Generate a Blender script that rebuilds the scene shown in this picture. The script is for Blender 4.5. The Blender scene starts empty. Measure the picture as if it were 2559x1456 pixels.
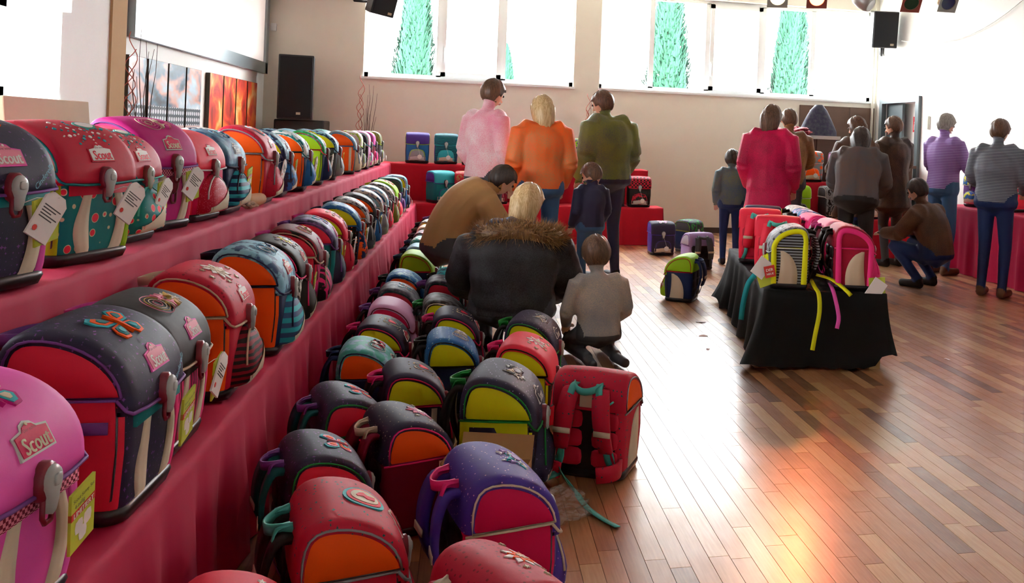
import bpy, bmesh, math, random
import numpy as np
from mathutils import Vector, Matrix, noise
R = math.radians
rnd = random.Random(7)
scene = bpy.context.scene
COL = scene.collection

# ------------------------------------------------------------------ camera
cd = bpy.data.cameras.new('camera'); cam = bpy.data.objects.new('camera', cd); COL.objects.link(cam)
cd.sensor_width = 36; cd.lens = 2150/2559*36; cd.shift_x = -370/2559; cd.shift_y = -382.3/2559
cd.clip_start = .05; cd.clip_end = 200
cam.matrix_world = (Matrix.Translation((0, 0, 1.35)) @ Matrix.Rotation(-math.atan(474.3/2150), 4, 'Z')
                    @ Matrix.Rotation(R(90), 4, 'X') @ Matrix.Rotation(math.atan(.0385), 4, 'Z'))
scene.camera = cam
# ------------------------------------------------------------------ world, light, exposure
w = bpy.data.worlds.new('world'); scene.world = w; w.use_nodes = True
w.node_tree.nodes['Background'].inputs[0].default_value = (.93, .97, 1, 1)
w.node_tree.nodes['Background'].inputs[1].default_value = 13.0
scene.view_settings.view_transform = 'Standard'; scene.view_settings.look = 'None'
scene.view_settings.gamma = 1; scene.view_settings.use_curve_mapping = False
scene.view_settings.exposure = 1.4

# ------------------------------------------------------------------ materials
def lin(h):
    h = h.lstrip('#'); o = []
    for i in (0, 2, 4):
        c = int(h[i:i+2], 16)/255
        o.append(c/12.92 if c <= .04045 else ((c+.055)/1.055)**2.4)
    return (*o, 1)
HEX = dict(coral='#f0304a', orange='#ff5c08', yellow='#dcdc08', lime='#9ed31c', navy='#322f45', magenta='#c2187c',
           pink='#e855b0', lilac='#e3a9d6', red='#c41f3a', teal='#0f7f80', sky='#86bcd2', blue='#2a6fb0', black='#26211f',
           cream='#d9ccb0', white='#f0eeea', purple='#4a3590', denim='#3d5c82', mint='#4fb0a6', grey='#8d9296', maroon='#7a1430',
           darkteal='#0e5a58', crimson='#d80f52', hotpink='#f0307e', silver='#c9ccca', plastic='#2c2a2b', brown='#6a4a35',
           green='#1f8a3c', olive='#7d8030', violet='#7c4a94', darkred='#8e1a2c', tan='#b58a58', gold='#c7a24a', lavender='#a58fc4',
           rose='#e88aa0', beige='#cbb597', aqua='#2fb0bd', navyblue='#1d2d55', dgrey='#4a4c50', fluo='#d8e020', wine='#a0102e')
_M = {}
def nt(m): return m.node_tree.nodes, m.node_tree.links
def base_mat(name, rough=.6, spec=.4):
    m = bpy.data.materials.new(name); m.use_nodes = True
    n, l = nt(m); b = n['Principled BSDF']; b.inputs['Roughness'].default_value = rough
    b.inputs['Specular IOR Level'].default_value = spec
    return m, n, l, b
def mixc(n, l, fac, a, b):
    x = n.new('ShaderNodeMix'); x.data_type = 'RGBA'
    l.new(fac, x.inputs[0])
    for s, v in ((x.inputs[6], a), (x.inputs[7], b)):
        if isinstance(v, tuple): s.default_value = v
        else: l.new(v, s)
    return x.outputs[2]
def ramp(n, l, src, a, b):
    r = n.new('ShaderNodeMapRange'); r.inputs[1].default_value = a; r.inputs[2].default_value = b
    l.new(src, r.inputs[0]); return r.outputs[0]
def fab(key):
    """'colour[:pattern:colour2[:scale]]' -> woven fabric material"""
    if key in _M: return _M[key]
    p = key.split(':'); c1 = lin(HEX[p[0]])
    m, n, l, b = base_mat('fabric '+key.replace(':', ' '), .55, .22)
    tc = n.new('ShaderNodeTexCoord').outputs['Object']; col = c1
    if len(p) > 1:
        c2 = lin(HEX[p[2]]); sc = float(p[3]) if len(p) > 3 else 1
        pat = p[1]
        if pat in ('dots', 'stars', 'berries'):
            v = n.new('ShaderNodeTexVoronoi'); l.new(tc, v.inputs['Vector'])
            v.inputs['Scale'].default_value = {'dots': 55, 'stars': 60, 'berries': 26}[pat]*sc
            v.inputs['Randomness'].default_value = .55
            if pat == 'stars': v.distance = 'MINKOWSKI'; v.inputs['Exponent'].default_value = .5
            t = {'dots': (.2, .24), 'stars': (.62, .72), 'berries': (.30, .33)}[pat]
            f = ramp(n, l, v.outputs['Distance'], t[1], t[0]); col = mixc(n, l, f, c1, c2)
            if pat == 'berries':
                f2 = ramp(n, l, v.outputs['Distance'], .37, .35)
                col = mixc(n, l, f, mixc(n, l, f2, c1, lin('#d9d0a8')), c2)
        elif pat in ('stripes', 'zebra', 'waves'):
            v = n.new('ShaderNodeTexWave'); l.new(tc, v.inputs['Vector'])
            v.bands_direction = 'Z'; v.inputs['Scale'].default_value = {'stripes': 9, 'zebra': 14, 'waves': 16}[pat]*sc
            v.inputs['Distortion'].default_value = {'stripes': 0, 'zebra': 6, 'waves': 3}[pat]; v.inputs['Detail'].default_value = 2
            if pat == 'zebra': v.bands_direction = 'X'
            col = mixc(n, l, ramp(n, l, v.outputs['Fac'], .45, .55), c1, c2)
        elif pat == 'knit':
            v = n.new('ShaderNodeTexNoise'); l.new(tc, v.inputs['Vector']); v.inputs['Scale'].default_value = 160; v.inputs['Detail'].default_value = 5
            v2 = n.new('ShaderNodeTexNoise'); l.new(tc, v2.inputs['Vector']); v2.inputs['Scale'].default_value = 5
            mm = n.new('ShaderNodeMath'); mm.operation = 'MULTIPLY'; l.new(v.outputs['Fac'], mm.inputs[0]); l.new(v2.outputs['Fac'], mm.inputs[1])
            col = mixc(n, l, ramp(n, l, mm.outputs[0], .12, .5), c1, c2)
        elif pat in ('print', 'galaxy', 'denim'):
            v = n.new('ShaderNodeTexNoise'); l.new(tc, v.inputs['Vector']); v.inputs['Scale'].default_value = 24*sc
            v.inputs['Detail'].default_value = 6
            col = mixc(n, l, ramp(n, l, v.outputs['Fac'], *((.5, .56) if pat == 'print' else (.4, .75))), c1, c2)
            if pat == 'galaxy':
                q = n.new('ShaderNodeTexVoronoi'); l.new(tc, q.inputs['Vector']); q.inputs['Scale'].default_value = 75
                col = mixc(n, l, ramp(n, l, q.outputs['Distance'], .17, .10), c1, c2)
        elif pat == 'mesh':
            v = n.new('ShaderNodeTexChecker'); l.new(tc, v.inputs['Vector']); v.inputs['Scale'].default_value = 150*sc
            v.inputs['Color1'].default_value = c1; v.inputs['Color2'].default_value = c2; col = v.outputs['Color']
    if isinstance(col, tuple): b.inputs['Base Color'].default_value = col
    else: l.new(col, b.inputs['Base Color'])
    nz = n.new('ShaderNodeTexNoise'); l.new(tc, nz.inputs['Vector']); nz.inputs['Scale'].default_value = 900
    n2 = n.new('ShaderNodeTexNoise'); l.new(tc, n2.inputs['Vector']); n2.inputs['Scale'].default_value = 18
    ad = n.new('ShaderNodeMath'); ad.operation = 'MULTIPLY_ADD'; l.new(n2.outputs['Fac'], ad.inputs[0]); ad.inputs[1].default_value = 6
    l.new(nz.outputs['Fac'], ad.inputs[2])
    bp = n.new('ShaderNodeBump'); bp.inputs['Strength'].default_value = .25; bp.inputs['Distance'].default_value = .0012
    l.new(ad.outputs[0], bp.inputs['Height']); l.new(bp.outputs[0], b.inputs['Normal'])
    _M[key] = m; return m
def plain(name, hexc, rough=.5, spec=.5, metal=0, emit=None, noise_amt=0):
    k = 'P'+name
    if k in _M: return _M[k]
    m, n, l, b = base_mat(name, rough, spec)
    c = lin(hexc); b.inputs['Base Color'].default_value = c; b.inputs['Metallic'].default_value = metal
    if noise_amt:
        v = n.new('ShaderNodeTexNoise'); l.new(n.new('ShaderNodeTexCoord').outputs['Object'], v.inputs['Vector']); v.inputs['Scale'].default_value = 7
        v.inputs['Detail'].default_value = 8
        l.new(mixc(n, l, v.outputs['Fac'], tuple(x*(1-noise_amt) for x in c[:3])+(1,), tuple(min(1, x*(1+noise_amt)) for x in c[:3])+(1,)), b.inputs['Base Color'])
    if emit:
        b.inputs['Emission Color'].default_value = lin(emit[0]); b.inputs['Emission Strength'].default_value = emit[1]
    _M[k] = m; return m
PLATE = plain('maroon plastic', '#7e1c2c', .3); CLASP = plain('grey clasp plastic', '#aab0ac', .35)
RUBBER = plain('black rubber', '#1c1b1d', .35); PAPER = plain('white card', '#efece6', .6); INK = plain('grey ink', '#555555', .6)
LIMECARD = plain('lime card', '#c9d640', .5); REDCARD = plain('red card', '#d8342a', .5); BUCKR = plain('red plastic', '#b01c24', .3)
BLACKP = plain('black plastic', '#1a1b1e', .4)

# ------------------------------------------------------------------ mesh helpers
def mk(name, V, F, mi=None, smooth=True):
    me = bpy.data.meshes.new(name); me.from_pydata([tuple(v) for v in V], [], F)
    if smooth: me.polygons.foreach_set('use_smooth', [True]*len(F))
    if mi is not None: me.polygons.foreach_set('material_index', mi)
    me.update(); return me
def ob(name, me, mats=None, parent=None, loc=None, rot=None, scale=None):
    o = bpy.data.objects.new(name, me); COL.objects.link(o)
    if parent is not None: o.parent = parent
    if mats is not None and me is not None:
        mats = mats if isinstance(mats, (list, tuple)) else [mats]
        while len(me.materials) < len(mats): me.materials.append(None)
        for s, m in zip(o.material_slots, mats): s.link = 'OBJECT'; s.material = m
    if loc is not None: o.location = loc
    if rot is not None: o.rotation_euler = rot
    if scale is not None: o.scale = scale
    return o
def tag(o, label, cat, group=None):
    o['label'] = label; o['category'] = cat
    if group: o['group'] = group
    return o
def struct(o, label=None):
    o['kind'] = 'structure'
    if label: o['label'] = label
    return o
def empty(name, loc=(0, 0, 0), rz=0, rot=None, scale=1.):
    o = bpy.data.objects.new(name, None); COL.objects.link(o); o.empty_display_size = .05
    o.location = loc; o.rotation_euler = rot or (0, 0, rz); o.scale = (scale,)*3; return o
class MB:
    def __init__(s): s.V = []; s.F = []; s.M = []
    def add(s, V, F, m=0):
        k = len(s.V); s.V += [tuple(v) for v in V]; s.F += [tuple(i+k for i in f) for f in F]; s.M += [m]*len(F)
    def box(s, x0, x1, y0, y1, z0, z1, m=0):
        s.add([(x, y, z) for z in (z0, z1) for y in (y0, y1) for x in (x0, x1)],
              [(0, 2, 3, 1), (4, 5, 7, 6), (0, 1, 5, 4), (2, 6, 7, 3), (0, 4, 6, 2), (1, 3, 7, 5)], m)
    def tube(s, P, r, n=6, m=0, closed=False, caps=True):
        P = [Vector(p) for p in P]; k = len(P); rr = r if isinstance(r, (list, tuple)) else [r]*k
        V = []; F = []; up = None
        for i, p in enumerate(P):
            t = (P[(i+1) % k]-P[i-1]) if closed else (P[min(i+1, k-1)]-P[max(i-1, 0)])
            t = t.normalized() if t.length > 1e-9 else Vector((0, 0, 1))
            if up is None: up = Vector((0, 0, 1)) if abs(t.z) < .9 else Vector((1, 0, 0))
            a = t.cross(up); a = a.normalized() if a.length > 1e-6 else t.orthogonal().normalized()
            b = a.cross(t); up = b
            for j in range(n):
                g = 2*math.pi*j/n; V.append(p+a*(math.cos(g)*rr[i])+b*(math.sin(g)*rr[i]))
        for i in range(k if closed else k-1):
            for j in range(n):
                F.append((i*n+j, i*n+(j+1) % n, ((i+1) % k)*n+(j+1) % n, ((i+1) % k)*n+j))
        if caps and not closed: F += [tuple(range(n))[::-1], tuple(range((k-1)*n, k*n))]
        s.add(V, F, m)
    def ribbon(s, P, wdir, width, th=.003, m=0):
        P = [Vector(p) for p in P]; k = len(P); V = []; F = []
        ww = width if isinstance(width, (list, tuple)) else [width]*k
        for i, p in enumerate(P):
            t = (P[min(i+1, k-1)]-P[max(i-1, 0)]).normalized()
            d = Vector(wdir[i] if isinstance(wdir, list) else wdir); d = (d-t*d.dot(t)).normalized(); nn = d.cross(t)
            h = ww[i]/2
            V += [p-d*h-nn*th/2, p+d*h-nn*th/2, p+d*h+nn*th/2, p-d*h+nn*th/2]
        for i in range(k-1):
            for j in range(4): F.append((4*i+j, 4*i+(j+1) % 4, 4*i+4+(j+1) % 4, 4*i+4+j))
        F += [(3, 2, 1, 0), (4*k-4, 4*k-3, 4*k-2, 4*k-1)]
        s.add(V, F, m)
    def prism(s, poly, fn, th, m=0):
        """poly 2D outline star-shaped about its mean; fn(u,v,off) maps to 3D"""
        n = len(poly); cu = sum(p[0] for p in poly)/n; cv = sum(p[1] for p in poly)/n
        V = [fn(cu, cv, th)]+[fn((cu+u)/2, (cv+v)/2, th) for u, v in poly]+[fn(u, v, th) for u, v in poly]+[fn(u, v, -.004) for u, v in poly]; F = []
        for i in range(n):
            j = (i+1) % n
            F += [(0, 1+i, 1+j), (1+i, 1+n+i, 1+n+j, 1+j), (1+n+i, 1+2*n+i, 1+2*n+j, 1+n+j)]
        s.add(V, F, m)
    def mesh(s, name, smooth=True): return mk(name, s.V, s.F, s.M, smooth)
def bevbox(name, sx, sy, sz, b=.01, seg=2, z0=0):
    bm = bmesh.new(); bmesh.ops.create_cube(bm, size=1)
    for v in bm.verts: v.co = Vector((v.co.x*sx, v.co.y*sy, v.co.z*sz+sz/2+z0))
    bmesh.ops.bevel(bm, geom=bm.edges[:], offset=b, segments=seg, affect='EDGES', profile=.6)
    me = bpy.data.meshes.new(name); bm.to_mesh(me); bm.free(); return me
def spline(P, k):
    P = [Vector((*p, 0)) if len(p) == 2 else Vector(p) for p in P]; out = []
    Q = [2*P[0]-P[1]]+P+[2*P[-1]-P[-2]]
    for i in range(1, len(Q)-2):
        for j in range(k):
            t = j/k; a, b, c, d = Q[i-1], Q[i], Q[i+1], Q[i+2]
            out.append(.5*((2*b)+(c-a)*t+(2*a-5*b+4*c-d)*t*t+(3*b-a-3*c+d)*t**3))
    return out+[P[-1]]
def text_geo(s, width=None, height=None, xs=1., shear=0.):
    cu = bpy.data.curves.new('t', 'FONT'); cu.body = s; cu.align_x = 'CENTER'; cu.resolution_u = 2; cu.shear = shear
    o = bpy.data.objects.new('t', cu); COL.objects.link(o); bpy.context.view_layer.update()
    me = bpy.data.meshes.new_from_object(o.evaluated_get(bpy.context.evaluated_depsgraph_get()))
    V = [v.co.copy() for v in me.vertices]; F = [tuple(p.vertices) for p in me.polygons]
    bpy.data.objects.remove(o); bpy.data.meshes.remove(me)
    x0 = min(v.x for v in V); x1 = max(v.x for v in V); y0 = min(v.y for v in V); y1 = max(v.y for v in V)
    k = (width/(x1-x0)) if width else height/(y1-y0)
    return [((v.x-(x0+x1)/2)*k, (v.y-(y0+y1)/2)*k*xs) for v in V], F
def put_text(mb, geo, fn, off, m=0, du=0, dv=0, rot=0, thick=1):
    V, F = geo; c, s = math.cos(rot), math.sin(rot)
    for k in range(thick):
        e = (k-(thick-1)/2)*.0009
        mb.add([fn(du+c*(u+e)-s*v, dv+s*(u+e)+c*v, off+.0002*k) for u, v in V], F, m)
TXT_SCOUT = text_geo('Scout', width=.066, xs=1.25); TXT_DER = text_geo('Der echte', width=.032)
TXT_SET = text_geo('Scout Sunny Set', width=.062); TXT_SET2 = text_geo('4-teilig', width=.03); TXT_LIM = text_geo('LIMITIERT', width=.06)
TXT_CIN = text_geo('Cinderella', width=.075, shear=.3)

# ------------------------------------------------------------------ room shell
WALLC = plain('beige wall paint', '#e2dccd', .85, .2, noise_amt=.03); WHITEW = plain('white wall paint', '#f3f2ee', .85, .2, noise_amt=.02)
CEILC = plain('white ceiling paint', '#e2e0dc', .9, .2, noise_amt=.02); FRAMEW = plain('white window frame', '#e6e8e8', .45)
TANW = plain('tan column paint', '#b89468', .8, .2, noise_amt=.04); ALU = plain('brushed aluminium', '#8b9497', .35, .5, .7)
glass = bpy.data.materials.new('window glass'); glass.use_nodes = True
n, l = nt(glass); n.remove(n['Principled BSDF']); tr = n.new('ShaderNodeBsdfTransparent'); gl = n.new('ShaderNodeBsdfGlossy'); gl.inputs['Roughness'].default_value = .02
mx = n.new('ShaderNodeMixShader'); mx.inputs[0].default_value = .05; l.new(tr.outputs[0], mx.inputs[1]); l.new(gl.outputs[0], mx.inputs[2]); l.new(mx.outputs[0], n['Material Output'].inputs[0])

def wood_floor(k, hexc, hex2):
    m, n, l, b = base_mat('parquet tone %d' % k, .3, .5)
    tc = n.new('ShaderNodeTexCoord').outputs['Object']; mp = n.new('ShaderNodeMapping'); mp.inputs['Scale'].default_value = (60, 3.5, 1)
    oi = n.new('ShaderNodeObjectInfo'); ad = n.new('ShaderNodeVectorMath'); ad.operation = 'ADD'
    l.new(tc, ad.inputs[0]); l.new(oi.outputs['Location'], ad.inputs[1]); l.new(ad.outputs[0], mp.inputs[0])
    v = n.new('ShaderNodeTexNoise'); v.inputs['Scale'].default_value = 2; v.inputs['Detail'].default_value = 6; l.new(mp.outputs[0], v.inputs['Vector'])
    l.new(mixc(n, l, ramp(n, l, v.outputs['Fac'], .3, .7), lin(hexc), lin(hex2)), b.inputs['Base Color'])
    q = n.new('ShaderNodeTexNoise'); q.inputs['Scale'].default_value = 9; q.inputs['Detail'].default_value = 4; l.new(ad.outputs[0], q.inputs['Vector'])
    l.new(ramp(n, l, q.outputs['Fac'], -.6, 1.8), b.inputs['Roughness'])
    b.inputs['Coat Weight'].default_value = 1; b.inputs['Coat Roughness'].default_value = .23; b.inputs['Coat IOR'].default_value = 1.7
    bp = n.new('ShaderNodeBump'); bp.inputs['Strength'].default_value = .08; bp.inputs['Distance'].default_value = .001
    l.new(v.outputs['Fac'], bp.inputs['Height']); l.new(bp.outputs[0], b.inputs['Normal']); return m
FLOORM = [wood_floor(i, a, c) for i, (a, c) in enumerate((('#b57c4e', '#c68d5e'), ('#9c6540', '#ae764c'), ('#795038', '#8c6044'), ('#c89862', '#d6aa76'), ('#ab7049', '#bb8158')))]
DARKGAP = plain('dark floor gap', '#3a2415', .8)
fb = MB(); fb.box(-3.2, 6.3, -1.6, 12.3, -.15, -.006)
floor = struct(ob('floor', fb.mesh('floor', False), DARKGAP), 'strip parquet floor of mixed brown hardwood')
def plankmesh(L, wd=.07):
    b = MB(); e = .0007; g = .0003
    x0, x1, y0, y1 = -wd/2+g, wd/2-g, g, L-g
    b.add([(x0, y0, -.006), (x1, y0, -.006), (x1, y1, -.006), (x0, y1, -.006), (x0+e, y0+e, 0), (x1-e, y0+e, 0), (x1-e, y1-e, 0), (x0+e, y1-e, 0)],
          [(4, 5, 6, 7), (0, 1, 5, 4), (1, 2, 6, 5), (2, 3, 7, 6), (3, 0, 4, 7)])
    return b
PL = {L: plankmesh(L).mesh('plank', False) for L in (.40, .50, .60, .70, .80)}
planks = []
x = -3.15
while x < 6.25:
    y = -1.5-rnd.random()*.5
    while y < 12.2:
        L = rnd.choice((.40, .50, .60, .70, .80)); planks.append((x, y, L, rnd.choices(range(5), (5, 4, 2, 3, 4))[0])); y += L
    x += .07
def vis(p):
    x, y, L, t = p; y += L/2
    if y < 2.45 or x > .08+.575*y or x < .3 or x < .62 and y < 6: return 9e9
    return math.hypot(x, y)
planks.sort(key=vis)
for x, y, L, t in planks[:300]:
    ob('plank', PL[L], FLOORM[t], floor, (x, y, 0))
fb = MB()
for x, y, L, t in planks[300:]:
    b = plankmesh(L); fb.add([(a+x, c+y, d) for a, c, d in b.V], b.F, t)
o = ob('plank_field', fb.mesh('plank_field', False), FLOORM, floor); o['kind'] = 'stuff'

# far wall with two window bands
WY = 12.1; SILL = 2.025; WTOP = 3.40
b = MB(); b.box(-2.95, 6.3, WY, WY+.28, -.1, SILL); b.box(-2.95, 6.3, WY, WY+.28, WTOP, 3.75)
b.box(-2.95, -1.43, WY, WY+.28, SILL, WTOP); b.box(1.39, 1.755, WY, WY+.28, SILL, WTOP); b.box(5.96, 6.3, WY, WY+.28, SILL, WTOP)
struct(ob('wall_back', b.mesh('wall_back', False), WALLC), 'beige end wall with two high window bands')
def window(idx, xs, casements):
    x0, x1 = xs[0], xs[-1]; yf = WY+.12
    b = MB(); f = .05
    b.box(x0, x1, yf, yf+.07, SILL, SILL+f+.02); b.box(x0, x1, yf, yf+.07, WTOP-f, WTOP)
    b.box(x0, x0+f, yf, yf+.07, SILL, WTOP); b.box(x1-f, x1, yf, yf+.07, SILL, WTOP)
    e = struct(ob('window_%d' % idx, b.mesh('window', False), FRAMEW), 'white framed window band with clear panes')
    m = MB(); m.box(x0-.02, x1+.02, WY-.03, WY+.12, SILL-.025, SILL+.004); ob('window_sill', m.mesh('window_sill', False), FRAMEW, e)
    for x in xs[1:-1]:
        m = MB(); m.box(x-.035, x+.035, yf, yf+.07, SILL+.05, WTOP-.04); ob('mullion', m.mesh('mullion', False), FRAMEW, e)
    for i in range(len(xs)-1):
        a, c = xs[i]+.03, xs[i+1]-.03
        m = MB(); m.box(a, c, yf+.03, yf+.036, SILL+.05, WTOP-.04); ob('pane', m.mesh('pane', False), glass, e)
        if i in casements:
            m = MB(); z0, z1 = SILL+.06, WTOP-.05; q = .06; y0, y1 = yf-.03, yf+.03
            m.box(a, c, y0, y1, z0, z0+q); m.box(a, c, y0, y1, z1-q, z1); m.box(a, a+q, y0, y1, z0, z1); m.box(c-q, c, y0, y1, z0, z1)
            s = ob('casement', m.mesh('casement', False), FRAMEW, e)
            m = MB(); m.box(a+.012, a+.045, y0-.015, y0, 2.42, 2.5); m.box(a+.02, a+.038, y0-.04, y0-.015, 2.28, 2.47)
            ob('window_handle', m.mesh('window_handle', False), plain('white handle', '#dfe2e2', .35), s)
window(1, (-1.43, -.46, .41, 1.39), (1,)); window(2, (1.755, 2.52, 3.36, 4.22, 5.01, 5.96), (2,))
# side walls, ceiling
b = MB(); b.box(-3.0, 6.25, -1.7, -1.6, -.1, 3.75)
struct(ob('wall_front', b.mesh('wall_front', False), WHITEW), 'plain white wall behind the viewer')
b = MB(); b.box(6.02, 6.25, -1.6, 10.82, -.1, 3.75); b.box(6.02, 6.25, 11.82, 12.15, -.1, 3.75); b.box(6.02, 6.25, 10.82, 11.82, 1.99, 3.75)
struct(ob('wall_right', b.mesh('wall_right', False), WHITEW), 'white side wall with a doorway')
b = MB(); b.box(-3.0, -2.66, 6.3, 12.15, -.1, 3.75)
struct(ob('wall_left', b.mesh('wall_left', False), WHITEW), 'white side wall below the light screen')
WA = -2.3
b = MB(); b.box(WA-.4, WA, 5.54, 6.2, -.1, 3.75); b.box(WA-.4, WA, 2.2, 5.54, -.1, 1.43); b.box(WA-.4, WA, -1.6, 2.2, -.1, 3.75); b.box(WA-.4, WA, 2.2, 5.54, 2.02, 3.75)
struct(ob('wall_left_window', b.mesh('wall_left_window', False), WHITEW), 'cream wall section with the side window')
bm = MB(); bm.box(-2.7, -2.285, 6.2, 6.44, -.1, 3.75)
struct(ob('trim_1', bm.mesh('trim_1', False), TANW), 'tan corner column beside the side window')
b = MB(); xg = WA-.34; y0, y1, z0, z1 = 2.2, 5.54, 1.43, 2.02
b.box(xg, xg+.06, y0, y1, z0, z0+.07); b.box(xg, xg+.06, y1-.09, y1, z0, z1); b.box(xg, xg+.06, y0, y0+.09, z0, z1); b.box(xg, xg+.06, y0, y1, z1-.07, z1); b.box(xg, xg+.06, 3.8, 3.9, z0, z1)
e = struct(ob('window_3', b.mesh('window_3', False), FRAMEW), 'white framed side window with deep reveal')
for a, c in ((y0+.09, 3.8), (3.9, y1-.09)):
    m = MB(); m.box(xg+.02, xg+.026, a, c, z0+.07, z1-.07); ob('pane', m.mesh('pane', False), glass, e)
m = MB(); m.box(WA-.28, WA+.04, y0, y1+.03, 1.41, 1.435); ob('window_sill', m.mesh('window_sill', False), FRAMEW, e)
b = MB(); b.box(-3.1, 6.3, -1.6, 12.4, 3.6, 3.75); b.box(-2.95, -1.44, 6.4, 12.1, 3.04, 3.6)
struct(ob('ceiling', b.mesh('ceiling', False), CEILC), 'white ceiling with a lowered edge')
b = MB(); b.box(-2.66, 3.9, WY-.015, WY+.001, 0, .08); struct(ob('baseboard_back', b.mesh('baseboard', False), plain('dark skirting', '#3c3230', .5)))
b = MB(); b.box(-40, 60, 12.5, 70, -.5, -.3); struct(ob('ground_outside', b.mesh('ground_outside', False), plain('pale ground', '#b9b4a6', .9, .2, noise_amt=.2)), 'pale ground outside the windows')

# ------------------------------------------------------------------ school satchels
PROF = {'classic': [(-.142, .222), (-.140, .260), (-.129, .296), (-.105, .331), (-.069, .360), (-.022, .381), (.028, .390), (.071, .384), (.100, .357), (.112, .31), (.112, .258)],
        'modern': [(-.136, .238), (-.136, .283), (-.129, .330), (-.106, .366), (-.068, .382), (-.02, .388), (.03, .388), (.078, .380), (.103, .357), (.112, .31), (.112, .262)]}
HW = .145
BZ = [(.018, .134, -.118, .098), (.04, .141, -.127, .108), (.15, .146, -.136, .112), (.24, .144, -.134, .112), (.30, .137, -.120, .108), (.335, .126, -.08, .095)]
def bint(z, k):
    for a, c in zip(BZ, BZ[1:]):
        if z <= c[0]:
            t = max(0, (z-a[0])/(c[0]-a[0])); return a[k]*(1-t)+c[k]*t
    return BZ[-1][k]
class Prof:
    def __init__(s, kind):
        P = [Vector((p.x, p.y)) for p in spline(PROF[kind], 4)]
        s.S = [0]
        for a, c in zip(P, P[1:]): s.S.append(s.S[-1]+(c-a).length)
        s.P = P; s.L = s.S[-1]
    def at(s, t):
        t = min(max(t, 0), s.L)
        i = max(k for k in range(len(s.S)-1) if s.S[k] <= t+1e-9)
        f = (t-s.S[i])/(s.S[i+1]-s.S[i]); p = s.P[i].lerp(s.P[i+1], f)
        d = (s.P[min(i+2, len(s.P)-1)]-s.P[max(i-1, 0)]).normalized()
        return p, Vector((-d.y, d.x))*1.0
PR = {k: Prof(k) for k in PROF}
def flapfn(kind):
    pr = PR[kind]
    def fn(u, s, off):
        p, nn = pr.at(s)
        if s < 0: p = p+Vector((0, s))
        a = abs(u)/HW; dip = 0 if a < .8 else -(a-.8)**2*.35
        q = p+nn*(off+.003+dip); return (u, q.x, q.y)
    return fn
FL = {k: flapfn(k) for k in PROF}
def frontfn(u, v, off): return (u, bint(v, 2)-off, v)
_mc = {}
def cached(f):
    def g(*a):
        k = (f.__name__, a)
        if k not in _mc: _mc[k] = f(*a)
        return _mc[k]
    return g
@cached
def m_flap(kind):
    pr = PR[kind]; U = [(-1, -.028), (-1, -.018), (-.985, -.010), (-.93, -.003), (-.8, 0), (-.4, .003), (0, .004), (.4, .003), (.8, 0), (.93, -.003), (.985, -.010), (1, -.018), (1, -.028)]
    ns = 26; V = []; F = []
    for i in range(-1, ns+1):
        p, nn = pr.at(max(i, 0)/ns*pr.L)
        wob = .0015*math.sin(i*1.3)
        for u, o in U:
            q = p+nn*(o+wob*(1-abs(u)) - (.012 if i < 0 else 0)); V.append((u*HW, q.x, q.y))
    k = len(U)
    for i in range(ns+1):
        for j in range(k-1): F.append((i*k+j, i*k+j+1, (i+1)*k+j+1, (i+1)*k+j))
    return mk('flap', V, F)
def gus_pts(kind, n=18, inset=.02):
    pr = PR[kind]; out = []
    for i in range(n+1):
        p, nn = pr.at((.03+.97*i/n)*pr.L); out.append(p-nn*inset)
    return out
GZ = .258
@cached
def m_gusset(kind, sd):
    P = gus_pts(kind); n = len(P); V = []; F = []; rows = 6
    for j in range(rows):
        t = j/(rows-1)
        for i, p in enumerate(P):
            base = Vector((P[0].x+(P[-1].x-P[0].x)*i/(n-1), GZ-.005))
            top = Vector((p.x, max(p.y, GZ-.004)))
            q = base.lerp(top, t); bulge = .012*math.sin(math.pi*min(1, t*1.0))*math.sin(math.pi*i/(n-1))**.5
            V.append((sd*(HW-.004+bulge), q.x, q.y))
    for j in range(rows-1):
        for i in range(n-1):
            f = (j*n+i, j*n+i+1, (j+1)*n+i+1, (j+1)*n+i); F.append(f if sd < 0 else f[::-1])
    return mk('gusset', V, F)
@cached
def m_piping(kind, sd):
    b = MB(); P = [(sd*(HW+.001), p.x, max(p.y, GZ)) for p in gus_pts(kind, 16, .019)]
    b.tube(P, .003, 5, closed=True); return b.mesh('piping')
@cached
def m_hem(kind):
    pr = PR[kind]; b = MB(); p, nn = pr.at(0)
    b.tube([(-HW-.001, p.x+.03, GZ-.004), (-HW, p.x+.012, p.y+.01), (-HW*.95, p.x+.001, p.y+.003), (-.08, p.x-.004, p.y-.001), (0, p.x-.005, p.y-.003), (.08, p.x-.004, p.y-.001), (HW*.95, p.x+.001, p.y+.003), (HW, p.x+.012, p.y+.01), (HW+.001, p.x+.03, GZ-.004)], .004, 5)
    for sd in (-1, 1): b.tube([(sd*(HW+.002), p.x+.03, GZ-.004), (sd*(HW+.002), 0, GZ-.005), (sd*(HW+.002), .11, GZ-.003)], .0035, 5)
    return b.mesh('hem')
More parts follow.
